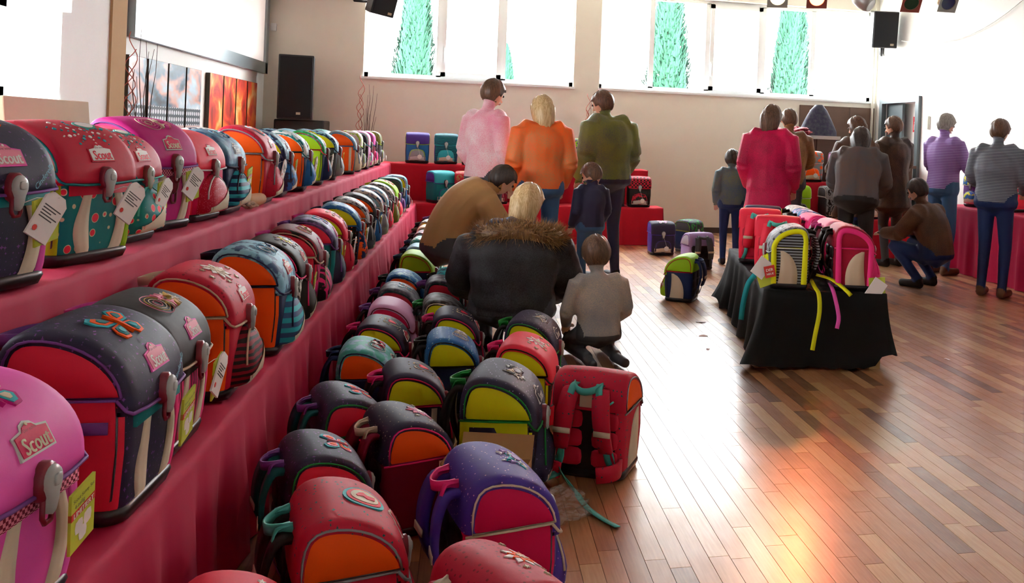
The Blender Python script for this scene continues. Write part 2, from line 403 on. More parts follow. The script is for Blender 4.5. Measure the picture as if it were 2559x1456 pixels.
@cached
def m_body():
    V = []; F = []; M = []
    def ring(z, h, yf, yb):
        r = .034; out = []
        for cx, cy, a0 in ((h-r, yf+r, -90), (h-r, yb-r, 0), (-h+r, yb-r, 90), (-h+r, yf+r, 180)):
            for k in range(5):
                a = R(a0+k*22.5); out.append((cx+r*math.cos(a), cy+r*math.sin(a), z))
        return out
    for z, h, yf, yb in BZ: V += ring(z, h, yf, yb)
    n = 20
    for i in range(len(BZ)-1):
        for j in range(n):
            F.append((i*n+j, i*n+(j+1) % n, (i+1)*n+(j+1) % n, (i+1)*n+j))
            M.append({0: 1, 1: 1, 2: 1, 3: 1, 4: 1, 19: 0, 9: 2, 15: 1, 16: 1, 17: 0, 18: 0, 0: 0, 1: 0}.get(j, 1 if j < 9 else 2 if j < 10 else 1))
    F += [tuple(range(n))[::-1], tuple(range((len(BZ)-1)*n, len(BZ)*n))]; M += [2, 2]
    return mk('body', V, F, M)
@cached
def m_base():
    b = MB(); V = []
    for z, g in ((0, -.012), (.003, 0), (.022, .006), (.034, .003), (.036, -.004)):
        h = .139+g; yf = -.124-g; yb = .104+g; r = .04
        for cx, cy, a0 in ((h-r, yf+r, -90), (h-r, yb-r, 0), (-h+r, yb-r, 90), (-h+r, yf+r, 180)):
            for k in range(5):
                a = R(a0+k*22.5); V.append((cx+r*math.cos(a), cy+r*math.sin(a), z))
    F = [(i*20+j, i*20+(j+1) % 20, (i+1)*20+(j+1) % 20, (i+1)*20+j) for i in range(4) for j in range(20)]
    F += [tuple(range(20))[::-1], tuple(range(80, 100))]
    return mk('base', V, F)
def strip_patch(name, rows, fn, off=.003):
    V = []; F = []; n = len(rows); c = 6
    for v, u0, u1 in rows:
        for j in range(c):
            u = u0+(u1-u0)*min(max((j-1)/(c-3), 0), 1); V.append(fn(u, v, -.004 if j in (0, c-1) else off))
    for i in range(n-1):
        for j in range(c-1): F.append((i*c+j, i*c+j+1, (i+1)*c+j+1, (i+1)*c+j))
    return mk(name, V, F)
@cached
def m_stripe(sd):
    rows = []
    for i in range(13):
        z = .03+i*.0145; t = i/12
        c0 = (-.052-.018*math.sin(t*3.4)) if sd < 0 else (.066+.016*math.sin(t*3.4)); h = .021+.006*math.sin(t*5) if sd < 0 else .014+.008*(1-t)
        rows.append((z, c0-h, c0+h))
    return strip_patch('reflective_stripe', rows, frontfn)
@cached
def m_band(): return strip_patch('front_band', [(z, -.118, .118) for z in (.192, .205, .22, .24, .26)], frontfn, .005)
@cached
def m_corner(): return strip_patch('corner_panel', [(z, .094+.01*math.sin((z-.03)*20), .119) for z in np.linspace(.03, .19, 8)], frontfn, .002)
def sidefn(sd):
    return lambda u, v, off: (sd*(bint(v, 1)+off), u, v)
@cached
def m_sidepanel(sd, kind):
    if kind == 'wave': rows = [(z, .075, -.01-.05*math.sin((z-.03)/.2*2.6)+.03) for z in np.linspace(.035, .235, 12)]
    elif kind == 'arch': rows = [(z, -.088+.02*math.sin(z*9), -.088+.02*math.sin(z*9)+.12*max(.02, 1-(z/.24)**2.2)**.5) for z in np.linspace(.035, .238, 12)]
    else: rows = [(z, -.10, -.078) for z in np.linspace(.035, .245, 6)]
    return strip_patch('side_panel', rows, sidefn(sd), .0035)
@cached
def m_seam(sd):
    b = MB(); b.tube([(sd*(bint(z, 1)-.004), bint(z, 2)+.022, z) for z in np.linspace(.03, .25, 8)], .003, 5); return b.mesh('seam_piping')
@cached
def m_belt(sd):
    b = MB(); b.ribbon([(sd*(bint(.2, 1)+.004), y, .2) for y in (-.10, -.05, 0, .05, .1)], (0, 0, 1), .024, .003); return b.mesh('side_strap')
@cached
def m_beltbuckle(sd):
    b = MB(); x = bint(.2, 1)+.004
    b.box(min(sd*x, sd*(x+.012)), max(sd*x, sd*(x+.012)), -.03, .02, .186, .214); return b.mesh('side_buckle')
def pocket_outline(kind):
    if kind == 'arch':
        P = [(-.108, .035), (-.108, .10), (-.10, .135)]+[(-.10+.2*i/8, .135+.07*math.sin(math.pi*i/8)**.8) for i in range(1, 8)]+[(.10, .135), (.108, .10), (.108, .035)]
        P += [(.108-.216*i/6, .03) for i in range(1, 6)]
    else:
        P = [(-.105, .04), (-.102, .09), (-.092, .14), (-.07, .168), (-.03, .178), (0, .18), (.03, .178), (.07, .168), (.092, .14), (.102, .09), (.105, .04), (.07, .033), (0, .03), (-.07, .033)]
    return P
def pocket_geo(kind, depth):
    P = pocket_outline(kind); n = len(P); C = (0, .10); Rg = (0, .4, .7, .86, .95, 1.0); D = (1, .98, .92, .74, .42, 0); V = []
    for r, d in zip(Rg, D):
        for u, v in P:
            q = (C[0]+(u-C[0])*r, C[1]+(v-C[1])*r); V.append(frontfn(q[0], q[1], depth*d*(1.05-.5*max(0, (q[1]-.1))/.1)))
    F = []
    for i in range(len(Rg)-1):
        for j in range(n): F.append((i*n+j, (i+1)*n+j, (i+1)*n+(j+1) % n, i*n+(j+1) % n))
    return V, F
@cached
def m_pocket(kind, depth): return mk('pocket', *pocket_geo(kind, depth))
@cached
def m_pocketlow(kind, depth):
    P = pocket_outline(kind); fn = lambda u, v, o: o; rows = []
    def pt(u, v):
        # radial depth lookup
        best = 0
        k = max(abs(u)/.105, abs(v-.10)/.07); d = np.interp(k, (0, .4, .7, .86, .95, 1.0), (1, .98, .92, .74, .42, 0))
        return frontfn(u, v, depth*d*(1.05-.5*max(0, v-.1)/.1)+.003)
    V = []; F = []; nu = 11; nv = 6
    for i in range(nv):
        for j in range(nu):
            u = -.103+.206*j/(nu-1)
            top = (.062+.09*((u+.103)/.206)**1.6) if kind == 'arch' else .085+.006*math.cos(u*30)
            V.append(pt(u, .032+(top-.032)*i/(nv-1)))
    for i in range(nv-1):
        for j in range(nu-1): F.append((i*nu+j, i*nu+j+1, (i+1)*nu+j+1, (i+1)*nu+j))
    return mk('reflective_panel', V, F)
@cached
def m_pocketzip(kind, depth):
    P = pocket_outline(kind); b = MB(); C = (0, .1)
    Q = [(u*.9, C[1]+(v-C[1])*.9) for u, v in P if v > .07]
    b.tube([frontfn(u, v, depth*.62*(1.05-.5*max(0, v-.1)/.1)+.002) for u, v in Q], .0035, 5); return b.mesh('pocket_zip')
def ell(a, b2, n=14, pw=1.): return [(a*math.copysign(abs(math.cos(t))**pw, math.cos(t)), b2*math.copysign(abs(math.sin(t))**pw, math.sin(t))) for t in [2*math.pi*i/n for i in range(n)]]
def dome(mb, poly, fn, h, m=0):
    n = len(poly); V = []; F = []
    for r, z in ((1, -.006), (1, h*.55), (.9, h*.85), (.7, h), (.3, h*1.04)):
        V += [fn(u*r, v*r, z) for u, v in poly]
    for i in range(4):
        for j in range(n): F.append((i*n+j, i*n+(j+1) % n, (i+1)*n+(j+1) % n, (i+1)*n+j))
    F.append(tuple(range(4*n, 5*n))); mb.add(V, F, m)
@cached
def m_plate(kind):
    y0, z0 = PROF[kind][0]; b = MB(); f = lambda u, v, o: (u, y0-.006-o, z0+.014+v); dome(b, ell(.026, .034), f, .012)
    b.tube([(-.013, y0-.012, z0-.012), (-.013, y0-.012, z0-.040), (-.008, y0-.013, z0-.050), (.008, y0-.013, z0-.050), (.013, y0-.012, z0-.040), (.013, y0-.012, z0-.012)], .0045, 6)
    return b.mesh('buckle_plate')
@cached
def m_clasp(kind):
    y0, z0 = PROF[kind][0]; b = MB()
    K = []
    for i in range(24):
        t = 2*math.pi*i/24; u, v = .021*math.sin(t), .024*math.cos(t)
        if v < -.004: v = -.004+(v+.004)*2.6; u = math.copysign(max(min(abs(u), .021), 0), u)*(1 if v > -.012 else .72)
        K.append((u, v+.006))
    f = lambda u, v, o: (u, y0-.014-o, z0+.012+v); dome(b, K[::-1], f, .012)
    f3 = lambda u, v, o: (u, y0-.027-o, z0+.019+v); dome(b, ell(.010, .010, 8, .5), f3, .0025)
    return b.mesh('clasp')
def badge_out(w, h): return [(-w, -h), (w, -h), (w*1.0, h*.75), (w*.45, h*.95), (w*.3, h*1.35), (0, h*1.55), (-w*.3, h*1.35), (-w*.45, h*.95), (-w, h*.75)]
def badge_fn(kind): 
    f = FL[kind]; return lambda u, v, o: f(u, .082+v, o)
@cached
def m_badge(kind):
    b = MB(); f = badge_fn(kind); b.prism(badge_out(.045, .0225), f, .003, 0); b.prism(badge_out(.040, .0185), f, .0042, 1); return b.mesh('logo_badge', False)
@cached
def m_letter(kind):
    b = MB(); f = badge_fn(kind); put_text(b, TXT_SCOUT, f, .0052, 0, 0, -.004, 0, 3); put_text(b, TXT_DER, f, .0052, 1, 0, .0185, 0, 1)
    b.prism(ell(.003, .003, 6), lambda u, v, o: f(u, .0275+v, o), .0052, 0)
    return b.mesh('lettering', False)
@cached
def m_cin(kind):
    b = MB(); f = FL[kind]; put_text(b, TXT_CIN, f, .002, 0, .092, .035, R(42), 2)
    return b.mesh('script_lettering', False)
def petals(n, r0, r1, ph=0): 
    return [((r0 if i % 2 else r1)*math.cos(ph+math.pi*i/n), (r0 if i % 2 else r1)*math.sin(ph+math.pi*i/n)) for i in range(2*n)]
def sh(P, du, dv, s=1.): return [(du+u*s, dv+v*s) for u, v in P]
HEART = [(0, -.045), (.03, -.015), (.042, .012), (.034, .03), (.018, .034), (0, .02), (-.018, .034), (-.034, .03), (-.042, .012), (-.03, -.015)]
@cached
def m_motif(kind, mo):
    b = MB(); ff = FL[kind]; r = random.Random(mo)
    s0 = .185; f = lambda u, v, o: ff(u, s0+v, o)
    if mo == 'circle':
        for k, (q, m) in enumerate(((.055, 0), (.046, 1), (.036, 2))): b.prism(ell(q, q*.95, 24), f, .003+.0012*k, m)
        b.prism(sh([(-.4, -.8), (.3, -.9), (.2, -.2), (.7, .1), (.5, .5), (0, .8), (-.3, .7), (-.1, .2), (-.6, -.1)], 0, 0, .028), f, .0068, 1)
    elif mo == 'heart':
        for k, q in enumerate((1.25, 1.05, .55)): b.prism(sh(HEART, 0, 0, q), f, .002+.0012*k, k)
        for i in range(14): b.prism(sh(ell(.003, .003, 5), .07*math.cos(i*.8)+.01*math.sin(i*5), .06*math.sin(i*1.3)), f, .002, 0)
    elif mo == 'butterfly':
        for sx in (-1, 1):
            for k, q in enumerate((1, .72, .4)):
                b.prism([(sx*(.004+x*q+(1-q)*.025), y*q+(1-q)*.02) for x, y in ((0, 0), (.012, .03), (.035, .05), (.056, .042), (.058, .02), (.04, .002))][::sx], f, .003+.0012*k, k)
                b.prism([(sx*(.004+x*q+(1-q)*.02), y*q-(1-q)*.018) for x, y in ((0, 0), (.036, -.004), (.046, -.02), (.036, -.04), (.018, -.042), (.006, -.02))][::sx], f, .003+.0012*k, (k+1) % 3)
        b.prism(ell(.004, .034, 8), f, .008, 1)
    elif mo == 'flower':
        for k, (a, c) in enumerate(((.052, .03), (.036, .02), (.018, .010))): b.prism(petals(8, c, a, k*.3), f, .003+.0013*k, k)
        for i in range(7): b.prism(sh(petals(5, .004, .010), -.09+.03*i, .045*math.sin(i*2.1)-.01), f, .0022, 2)
    elif mo == 'bird':
        for i in range(26):
            a = r.uniform(0, 6.28); q = r.uniform(.005, .04)
            b.prism(sh(petals(3, .004, r.uniform(.010, .022), a), q*1.3*math.cos(a), q*math.sin(a)), f, .002+.0002*i, i % 3)
        b.prism(sh(ell(.02, .012, 10), .0, .0), f, .0085, 1)
    elif mo == 'dots':
        for i in range(46):
            a = i*.62; q = .012+.0013*i
            b.prism(sh(ell(.0022+.0016*(i % 3), .0022+.0016*(i % 3), 6), q*math.cos(a)*1.5, q*math.sin(a)-.02), f, .002, i % 2)
        b.prism(sh(ell(.036, .024, 16), .05, .02), f, .0035, 2); b.prism(sh(ell(.029, .018, 16), .05, .02), f, .0045, 0)
    else:  # swirl
        for k in range(4):
            q = .012+.010*k; P = [f(-.03+q*1.2*math.cos(t), q*math.sin(t), .0025) for t in np.linspace(0, 6.2, 18)]
            b.tube(P, .0012, 4, k % 3, closed=True)
        for i in range(15):
            a = r.uniform(-.6, .6); b.prism(sh(petals(3, .005, .019, a*4), .01+.05*r.random(), .035*a), f, .002+.0004*i, i % 3)
    return b.mesh('motif_patch', False)
@cached
def m_handle():
    b = MB(); P = [(-.055+.11*t, .108+.058*math.sin(math.pi*t)**.6, .352-.012*math.sin(math.pi*t)) for t in np.linspace(0, 1, 11)]
    b.ribbon(P, (0, .15, 1), .026, .005); return b.mesh('carry_handle')
@cached
def m_strap(sd):
    b = MB(); P = spline([(sd*.055, .106, .335), (sd*.06, .142, .33), (sd*.068, .165, .27), (sd*.078, .167, .19), (sd*.088, .145, .12)], 4)
    b.ribbon(P, (1, .1*sd, 0), [.05+.016*math.sin(math.pi*i/(len(P)-1)) for i in range(len(P))], .016); return b.mesh('shoulder_strap')
@cached
def m_strapweb(sd):
    b = MB(); b.ribbon(spline([(sd*.086, .148, .135), (sd*.092, .132, .085), (sd*.105, .118, .05), (sd*.112, .104, .035)], 3), (1, 0, 0), .024, .003); return b.mesh('webbing')
@cached
def m_straptop(sd):
    b = MB(); b.ribbon(spline([(sd*.058, .155, .315), (sd*.05, .142, .352), (sd*.045, .112, .358)], 3), (1, 0, 0), .026, .003); return b.mesh('load_strap')
@cached
def m_strapref(sd):
    b = MB(); b.ribbon([(sd*.078, .1775, .205), (sd*.0785, .1785, .185)], (1, .1*sd, 0), .066, .003); return b.mesh('reflector')
@cached
def m_backpad():
    b = MB()
    for sd in (-1, 1):
        for z0 in (.05, .12, .19): 
            f = lambda u, v, o: (sd*.07+u, .106+o, z0+.032+v); dome(b, ell(.052, .034, 12, .5), f, .014)
    return b.mesh('back_padding')
def card(b, poly, m=0, fn=None, th=.0012): b.prism(poly, fn, th, m)
@cached
def m_tag(kind):
    y0, z0 = PROF[kind][0]; b = MB(); c, s = math.cos(.55), math.sin(.55)
    f = lambda u, v, o: (.052+c*u+s*v, y0-.045-o-.1*v, z0-.055-s*u+c*v)
    P = [(-.036, -.055), (.036, -.055), (.036, .04), (.02, .055), (-.02, .055), (-.036, .04)]
    b.prism(P, f, .001)
    for i in range(5): b.prism([(-.028, .02-.007*i), (.028-.012*(i % 3), .02-.007*i), (.028-.012*(i % 3), .0225-.007*i), (-.028, .0225-.007*i)], f, .0016, 1)
    b.prism(sh(ell(.007, .007, 8), -.02, -.035), f, .0016, 2)
    b.tube([f(0, .05, .002), (.03, y0-.035, z0-.01), (.012, y0-.02, z0-.02)], .001, 4, 0); return b.mesh('hang_tag', False)
@cached
def m_tag2(kind):
    y0, z0 = PROF[kind][0]; b = MB(); c, s = math.cos(-.2), math.sin(-.2)
    f = lambda u, v, o: (.058+c*u+s*v, y0-.036-o-.1*v, z0-.058-s*u+c*v)
    b.prism([(-.036, -.06), (.036, -.06), (.036, .05), (-.036, .05)], f, .001)
    put_text(b, TXT_SET, f, .0018, 1, 0, .034, 0, 1); put_text(b, TXT_SET2, f, .0018, 1, -.012, .022, 0, 1)
    b.prism([(-.036, .002), (.036, .002), (.036, .015), (-.036, .015)], f, .0016, 2); put_text(b, TXT_LIM, f, .0022, 3, 0, .0085, 0, 2)
    for du, dv in ((-.012, -.02), (.014, -.018), (.0, -.038)): b.prism(sh(ell(.012, .013, 8, .6), du, dv), f, .0016, 3)
    return b.mesh('lime_tag', False)
@cached
def m_price(kind):
    b = MB(); f = lambda u, v, o: (.03+u, -.192-o, .085+v); b.prism(ell(.028, .028, 20), f, .0015); 
    b.tube([(.03, -.19, .112), (.02, -.165, .16), (.004, -.158, .2)], .0012, 4); return b.mesh('price_tag', False)
BADGES = {'pink': ('pink', 'rose', 'white'), 'red': ('white', 'red', 'cream'), 'white': ('red', 'white', 'coral'), 'dark': ('white', 'navy', 'white'), 'mag': ('silver', 'crimson', 'cream')}

BAGN = [0]
def bag(label, x, y, z, rz, f='navy', g='coral', s=None, fr=None, p='silver', kind='B', pk=None, low='cream', band=None, sp=None, spk='wave',
        bd='pink', mo='flower', mc=('aqua', 'rose', 'cream'), h='pink', st=None, tags='', cin=False, lod=1, sc=1., tilt=0, belt=None, ref='cream',
        back='black', group=None, corner=None, hem=None, sz=1., open_=False, cat='school bag', roll=0):
    sh_ = 'modern' if kind == 'M' else 'classic'
    s = s or g; fr = fr or f
    e = empty('school_satchel', (x, y, z), rot=(R(tilt), R(roll), R(rz)), scale=sc*.985)
    e.scale.z *= sz
    tag(e, label, cat, group)
    F = fab
    ob('body', m_body(), [F(fr), F(s), F(back)], e)
    ob('base', m_base(), RUBBER, e)
    fl = ob('flap', m_flap(sh_), F(f), e)
    for sd in (-1, 1):
        ob('gusset', m_gusset(sh_, sd), F(g), e)
        if lod < 3: ob('piping', m_piping(sh_, sd), F(p), e)
    ob('hem', m_hem(sh_), F(hem or p), e)
    pl = ob('buckle_plate', m_plate(sh_), PLATE if kind != 'M' else F('dgrey'), e); ob('clasp', m_clasp(sh_), CLASP, pl)
    ob('carry_handle', m_handle(), F(h), e)
    if mo: ob('motif_patch', m_motif(sh_, mo), [F(c) for c in mc], fl)
    if bd and lod < 3:
        a = BADGES[bd]; k = ob('logo_badge', m_badge(sh_), [F(a[0]), F(a[1])], fl)
        ob('lettering', m_letter(sh_), [F(a[2]), F('maroon' if a[1] != 'navy' else 'white')], fl)
    if cin: ob('script_lettering', m_cin(sh_), F('sky'), fl)
    if kind == 'A':
        for sd in (-1, 1): ob('reflective_stripe', m_stripe(sd), F(ref), e)
        ob('front_band', m_band(), F(band or f), e); ob('corner_panel', m_corner(), F(corner or g), e)
    elif kind == 'B':
        o = ob('pocket', m_pocket('arch', .055), F(pk or f), e); ob('reflective_panel', m_pocketlow('arch', .055), F(low), o); ob('pocket_zip', m_pocketzip('arch', .055), F(p), o)
    elif kind == 'M':
        o = ob('pocket', m_pocket('trap', .04), F(pk or f), e); ob('reflective_panel', m_pocketlow('trap', .04), F(low), o); ob('pocket_zip', m_pocketzip('trap', .04), F(p), o)
    if sp:
        for sd in (-1, 1): ob('side_panel', m_sidepanel(sd, spk), F(sp), e)
    if lod < 2:
        for sd in (-1, 1): ob('seam_piping', m_seam(sd), F('dgrey'), e)
    if belt:
        for sd in (-1, 1):
            q = ob('side_strap', m_belt(sd), F(belt), e); ob('side_buckle', m_beltbuckle(sd), BUCKR, q)
    if st:
        ob('back_padding', m_backpad(), F(back), e)
        for sd in (-1, 1):
            q = ob('shoulder_strap', m_strap(sd), F(st), e); ob('webbing', m_strapweb(sd), F(h), q); ob('load_strap', m_straptop(sd), F(h), q); ob('reflector', m_strapref(sd), F('cream'), q)
    if 'l' in tags: ob('lime_tag', m_tag2(sh_), [LIMECARD, INK, REDCARD, PAPER], e)
    if 'w' in tags: ob('hang_tag', m_tag(sh_), [PAPER, INK, REDCARD], e)
    if 'o' in tags: ob('price_tag', m_price(sh_), PAPER, e)
    return e
def T1x(y): return -.70+.010*y
def T2x(y): return -1.07+.012*y
Z1, Z2 = .47, .92
US = 'satchels on the upper red shelf'; LS = 'satchels on the lower red shelf'; FS = 'satchels standing on the floor by the shelf'
def up(label, y, back=.165, rz=87, **k): return bag(label, T2x(y)-back, y, Z2+.004, rz, group=US, **k)
def lo(label, y, back=.165, rz=87, **k): return bag(label, T1x(y)-back, y, Z1+.004, rz, group=LS, **k)

# ------------------------------------------------------------------ cloth covered display tiers
def cloth_mat(key, hexc, sheen=.04):
    m, n, l, b = base_mat(key, .75, .25); c = lin(hexc)
    tc = n.new('ShaderNodeTexCoord').outputs['Object']; v = n.new('ShaderNodeTexNoise'); v.inputs['Scale'].default_value = 5; v.inputs['Detail'].default_value = 5; l.new(tc, v.inputs['Vector'])
    l.new(mixc(n, l, v.outputs['Fac'], tuple(x*.85 for x in c[:3])+(1,), c), b.inputs['Base Color'])
    q = n.new('ShaderNodeTexNoise'); q.inputs['Scale'].default_value = 700; l.new(tc, q.inputs['Vector'])
    bp = n.new('ShaderNodeBump'); bp.inputs['Strength'].default_value = .15; bp.inputs['Distance'].default_value = .001; l.new(q.outputs['Fac'], bp.inputs['Height']); l.new(bp.outputs[0], b.inputs['Normal'])
    b.inputs['Sheen Weight'].default_value = sheen; return m
REDC = cloth_mat('crimson table cloth', '#c40f48'); BLKC = cloth_mat('black table cloth', '#0d0b09', .0); REDC2 = cloth_mat('red table cloth', '#c4142c')
BOARD = plain('raw plywood', '#b8925f', .7, .3, noise_amt=.1)
def tier(name, label, A, B, depth, zt, seed, mat, back_drop=True, ends=True, drop_to=.0):
    """A->B: front edge line (2D), cloth goes back by depth to the left of A->B direction"""
    A = Vector(A); B = Vector(B); d = (B-A); L = d.length; d /= L; nb = Vector((-d.y, d.x)); r = random.Random(seed)
    e = empty(name, (0, 0, 0)); tag(e, label, 'display platform')
    ph = [r.uniform(0, 6.28) for _ in range(6)]; V = []; F = []
    nx = int(L/.035); prof = [(-depth, zt-.25), (-depth, zt-.05), (-depth+.01, zt), (-depth*.6, zt+.001), (-.05, zt+.002), (-.012, zt), (-.001, zt-.006), (.002, zt-.03)]+[(.004, zt-.03-(zt-.03-drop_to)*k/7) for k in range(1, 8)]
    for i in range(nx+1):
        t = i/nx*L
        for j, (o, z) in enumerate(prof):
            q = max(0, (zt-.02-z)/max(.2, zt)) if o > -.02 else 0
            fold = (math.sin(t*21+ph[0]+math.sin(t*3.1+ph[1])*2)*.5+math.sin(t*47+ph[2]+2*math.sin(t*5))*.25+math.sin(t*9+ph[3])*.4)*.032*min(1, q*1.8)
            wr = .0035*math.sin(t*26+ph[4]+6*o) if -depth < o <= -.012 else 0
            p = A+d*t-nb*(o+fold+q*.022) if True else None
            V.append((p.x, p.y, max(z+wr, .004)))
    k = len(prof)
    for i in range(nx):
        for j in range(k-1): F.append((i*k+j, (i+1)*k+j, (i+1)*k+j+1, i*k+j+1))
    if ends:  # end drops
        for i0, sgn in ((0, -1), (nx, 1)):
            s0 = len(V); m = 18
            for a in range(m+1):
                o = -depth+depth*a/m
                for c in range(7):
                    q = c/6; z = zt-(zt-drop_to-.004)*q
                    off = .004+.02*q*(1+.7*math.sin(o*40+ph[5]+sgn)); p = A+d*(i0/nx*L+sgn*off)-nb*(o+.004)
                    V.append((p.x, p.y, z))
            for a in range(m):
                for c in range(6):
                    f = (s0+a*7+c, s0+(a+1)*7+c, s0+(a+1)*7+c+1, s0+a*7+c+1); F.append(f if sgn < 0 else f[::-1])
    ob('cloth', mk('cloth', V, F), mat, e)
    b = MB(); c = [A+d*.03+nb*.03, B-d*.03+nb*.03, B-d*.03+nb*(depth-.02), A+d*.03+nb*(depth-.02)]
    b.add([(p.x, p.y, z) for z in (0, zt-.012) for p in c], [(3, 2, 1, 0), (4, 5, 6, 7), (0, 1, 5, 4), (1, 2, 6, 5), (2, 3, 7, 6), (3, 0, 4, 7)])
    ob('platform', b.mesh('platform', False), BOARD, e); return e
tier('display_tier', 'low crimson draped shelf along the window wall', (T1x(.2), .2), (T1x(10.55), 10.55), .30, Z1, 1, REDC, ends=False)
tier('display_tier', 'high crimson draped shelf along the window wall', (T2x(.2), .2), (T2x(11.0), 11.0), .80, Z2, 2, REDC, ends=False)
tier('display_tier', 'low red draped shelf along the beige end wall', (T1x(10.6)-.32, 10.6), (2.41, 10.6), .42, Z1, 3, REDC2)
tier('display_tier', 'high red draped shelf along the beige end wall', (T2x(11.1)-.78, 11.1), (2.3, 11.1), .5, Z2, 4, REDC2)
tier('display_tier', 'low red draped shelf before the wooden bar', (3.45, 9.5), (5.35, 9.5), .35, Z1, 5, REDC2)
tier('display_tier', 'high red draped shelf before the wooden bar', (3.45, 9.93), (5.35, 9.93), .42, Z2-.04, 6, REDC2)
tier('display_tier', 'crimson draped table along the white side wall', (5.3, 8.95), (5.3, 5.5), .62, .72, 7, REDC)

# ------------------------------------------------------------------ satchels: upper shelf
up('navy satchel with turquoise band and script lettering, on upper shelf nearest the window', 2.36, rz=75, back=0.16, f='navy:stars:violet', g='purple', kind='A', s='hotpink', fr='navy:stars:violet', band='teal:stars:aqua', corner='pink', p='violet', mo='bird', mc=('aqua', 'orange', 'maroon'), bd='pink', cin=True, tags='lw', h='violet', lod=0, sc=1.08)
up('lime satchel with red dotted flap and strawberry front on upper shelf', 2.86, rz=73, back=0.15, f='red', g='lime', kind='A', s='lime', fr='teal:berries:coral', band='red', corner='lime', p='teal', mo='dots', mc=('white', 'aqua', 'mint'), bd='white', tags='w', h='teal', lod=0, sc=1.06)
up('red satchel with round strawberry pocket beside the lime one on upper shelf', 3.3, rz=84, back=0.2, f='red', g='teal:berries:coral', s='teal', fr='teal:berries:coral', pk='teal:berries:coral', p='mint', mo='dots', mc=('white', 'aqua', 'mint'), bd='white', tags='lw', h='teal', lod=0)
BAG4 = up('magenta satchel with lifted lid and mesh front panel on upper shelf', 3.68, rz=72, back=0.22, f='magenta', g='crimson', kind='A', s='crimson', fr='magenta', band='maroon:mesh:rose', corner='crimson', mo='swirl', mc=('cream', 'rose', 'pink'), bd='mag', tags='lw', h='pink', lod=0, sc=1.05, p='violet')
ob('latch_loop', m_plate('classic'), PLATE, BAG4, (0, .012, -.075)); BAG4.scale.z *= 1.06
bm = bmesh.new(); bmesh.ops.create_icosphere(bm, subdivisions=4, radius=1)
for v in bm.verts:
    q = v.co; d = 1+.22*noise.noise(q*2.3)+.12*abs(noise.noise(q*6)); v.co = Vector((.135+q.x*.03*d, -.02+q.y*.10*d, .265+q.z*.075*d))
me = bpy.data.meshes.new('lining'); bm.to_mesh(me); bm.free(); ob('lining', me, fab('crimson'), BAG4)
up('coral satchel with glitter pocket behind the magenta one on upper shelf', 4.04, rz=82, back=0.19, f='coral', g='rose', s='coral', fr='crimson', pk='red:dots:rose:3', p='silver', mo=None, bd='white', h='pink')
up('denim blue satchel with turquoise striped pocket on upper shelf', 4.38, rz=88, back=0.18, f='denim:denim:sky', g='navyblue', s='navyblue', fr='navyblue', pk='navyblue:stripes:aqua', p='navy', mo='swirl', mc=('sky', 'white', 'denim'), bd='dark', h='navy', tags='l')
up('red satchel with round emblem and orange side on upper shelf', 4.95, rz=92, back=0.165, f='red:stars:maroon', g='orange', s='orange', fr='red', pk='red:stars:maroon', p='grey', mo='circle', mc=('sky', 'coral', 'cream'), bd='white', h='mint', tags='w', lod=0, sc=1.06)
up('navy satchel with yellow side and pale print flap on upper shelf', 5.45, rz=94, back=0.18, f='navyblue:print:sky', g='yellow', s='navyblue', fr='navyblue', pk='blue:print:navy', p='navy', mo=None, bd='dark', h='navy', tags='l')
up('orange sided satchel with teal and white flap on upper shelf', 5.94, rz=95, back=0.16, f='silver:print:teal', g='orange', s='orange', fr='navyblue', pk='blue', p='darkteal', mo=None, bd='dark', h='navy', tags='lw')
up('green print satchel with lime side on upper shelf', 6.6, rz=96, back=0.165, f='green:print:mint', g='lime', s='lime', fr='navyblue', pk='navyblue', p='red', mo='bird', mc=('lime', 'yellow', 'red'), bd='white', h='navy', tags='w')
up('pale blue print satchel with yellow side on upper shelf', 7.2, rz=96, back=0.17, f='sky:print:navyblue', g='yellow', s='dgrey', fr='dgrey', pk='grey', p='navy', mo=None, bd='dark', h='black', tags='l')
up('grey print satchel with orange side and tan stripe on upper shelf', 8.15, rz=96, back=0.16, f='grey:print:sky', g='orange', s='orange', fr='dgrey', pk='beige', p='blue', mo='circle', mc=('orange', 'white', 'tan'), bd='dark', h='navy', tags='w', sp='cream', spk='edge')
up('white satchel with lime piping in clear film on upper shelf', 8.65, rz=94, back=0.17, kind='M', f='white:print:lime', g='silver', s='dgrey', fr='dgrey', pk='grey', p='lime', mo=None, bd=None, h='black', tags='o', lod=2)
up('lilac satchel with black side and red panel on upper shelf', 9.15, rz=93, back=0.16, kind='M', f='lilac:print:white', g='navy', s='black', fr='lilac', pk='pink:print:white', p='aqua', mo=None, bd=None, h='black', tags='o', lod=2, sp='red')
up('pink satchel with blue piping near the shelf corner', 9.65, rz=92, back=0.17, kind='M', f='pink', g='crimson', s='crimson', fr='maroon', pk='hotpink', p='blue', mo=None, bd=None, h='black', tags='o', lod=2)
up('olive satchel with lime piping near the shelf corner', 10.15, rz=92, back=0.16, kind='M', f='olive:print:grey', g='olive', s='dgrey', fr='dgrey', pk='grey', p='lime', mo=None, bd=None, h='black', tags='o', lod=2)
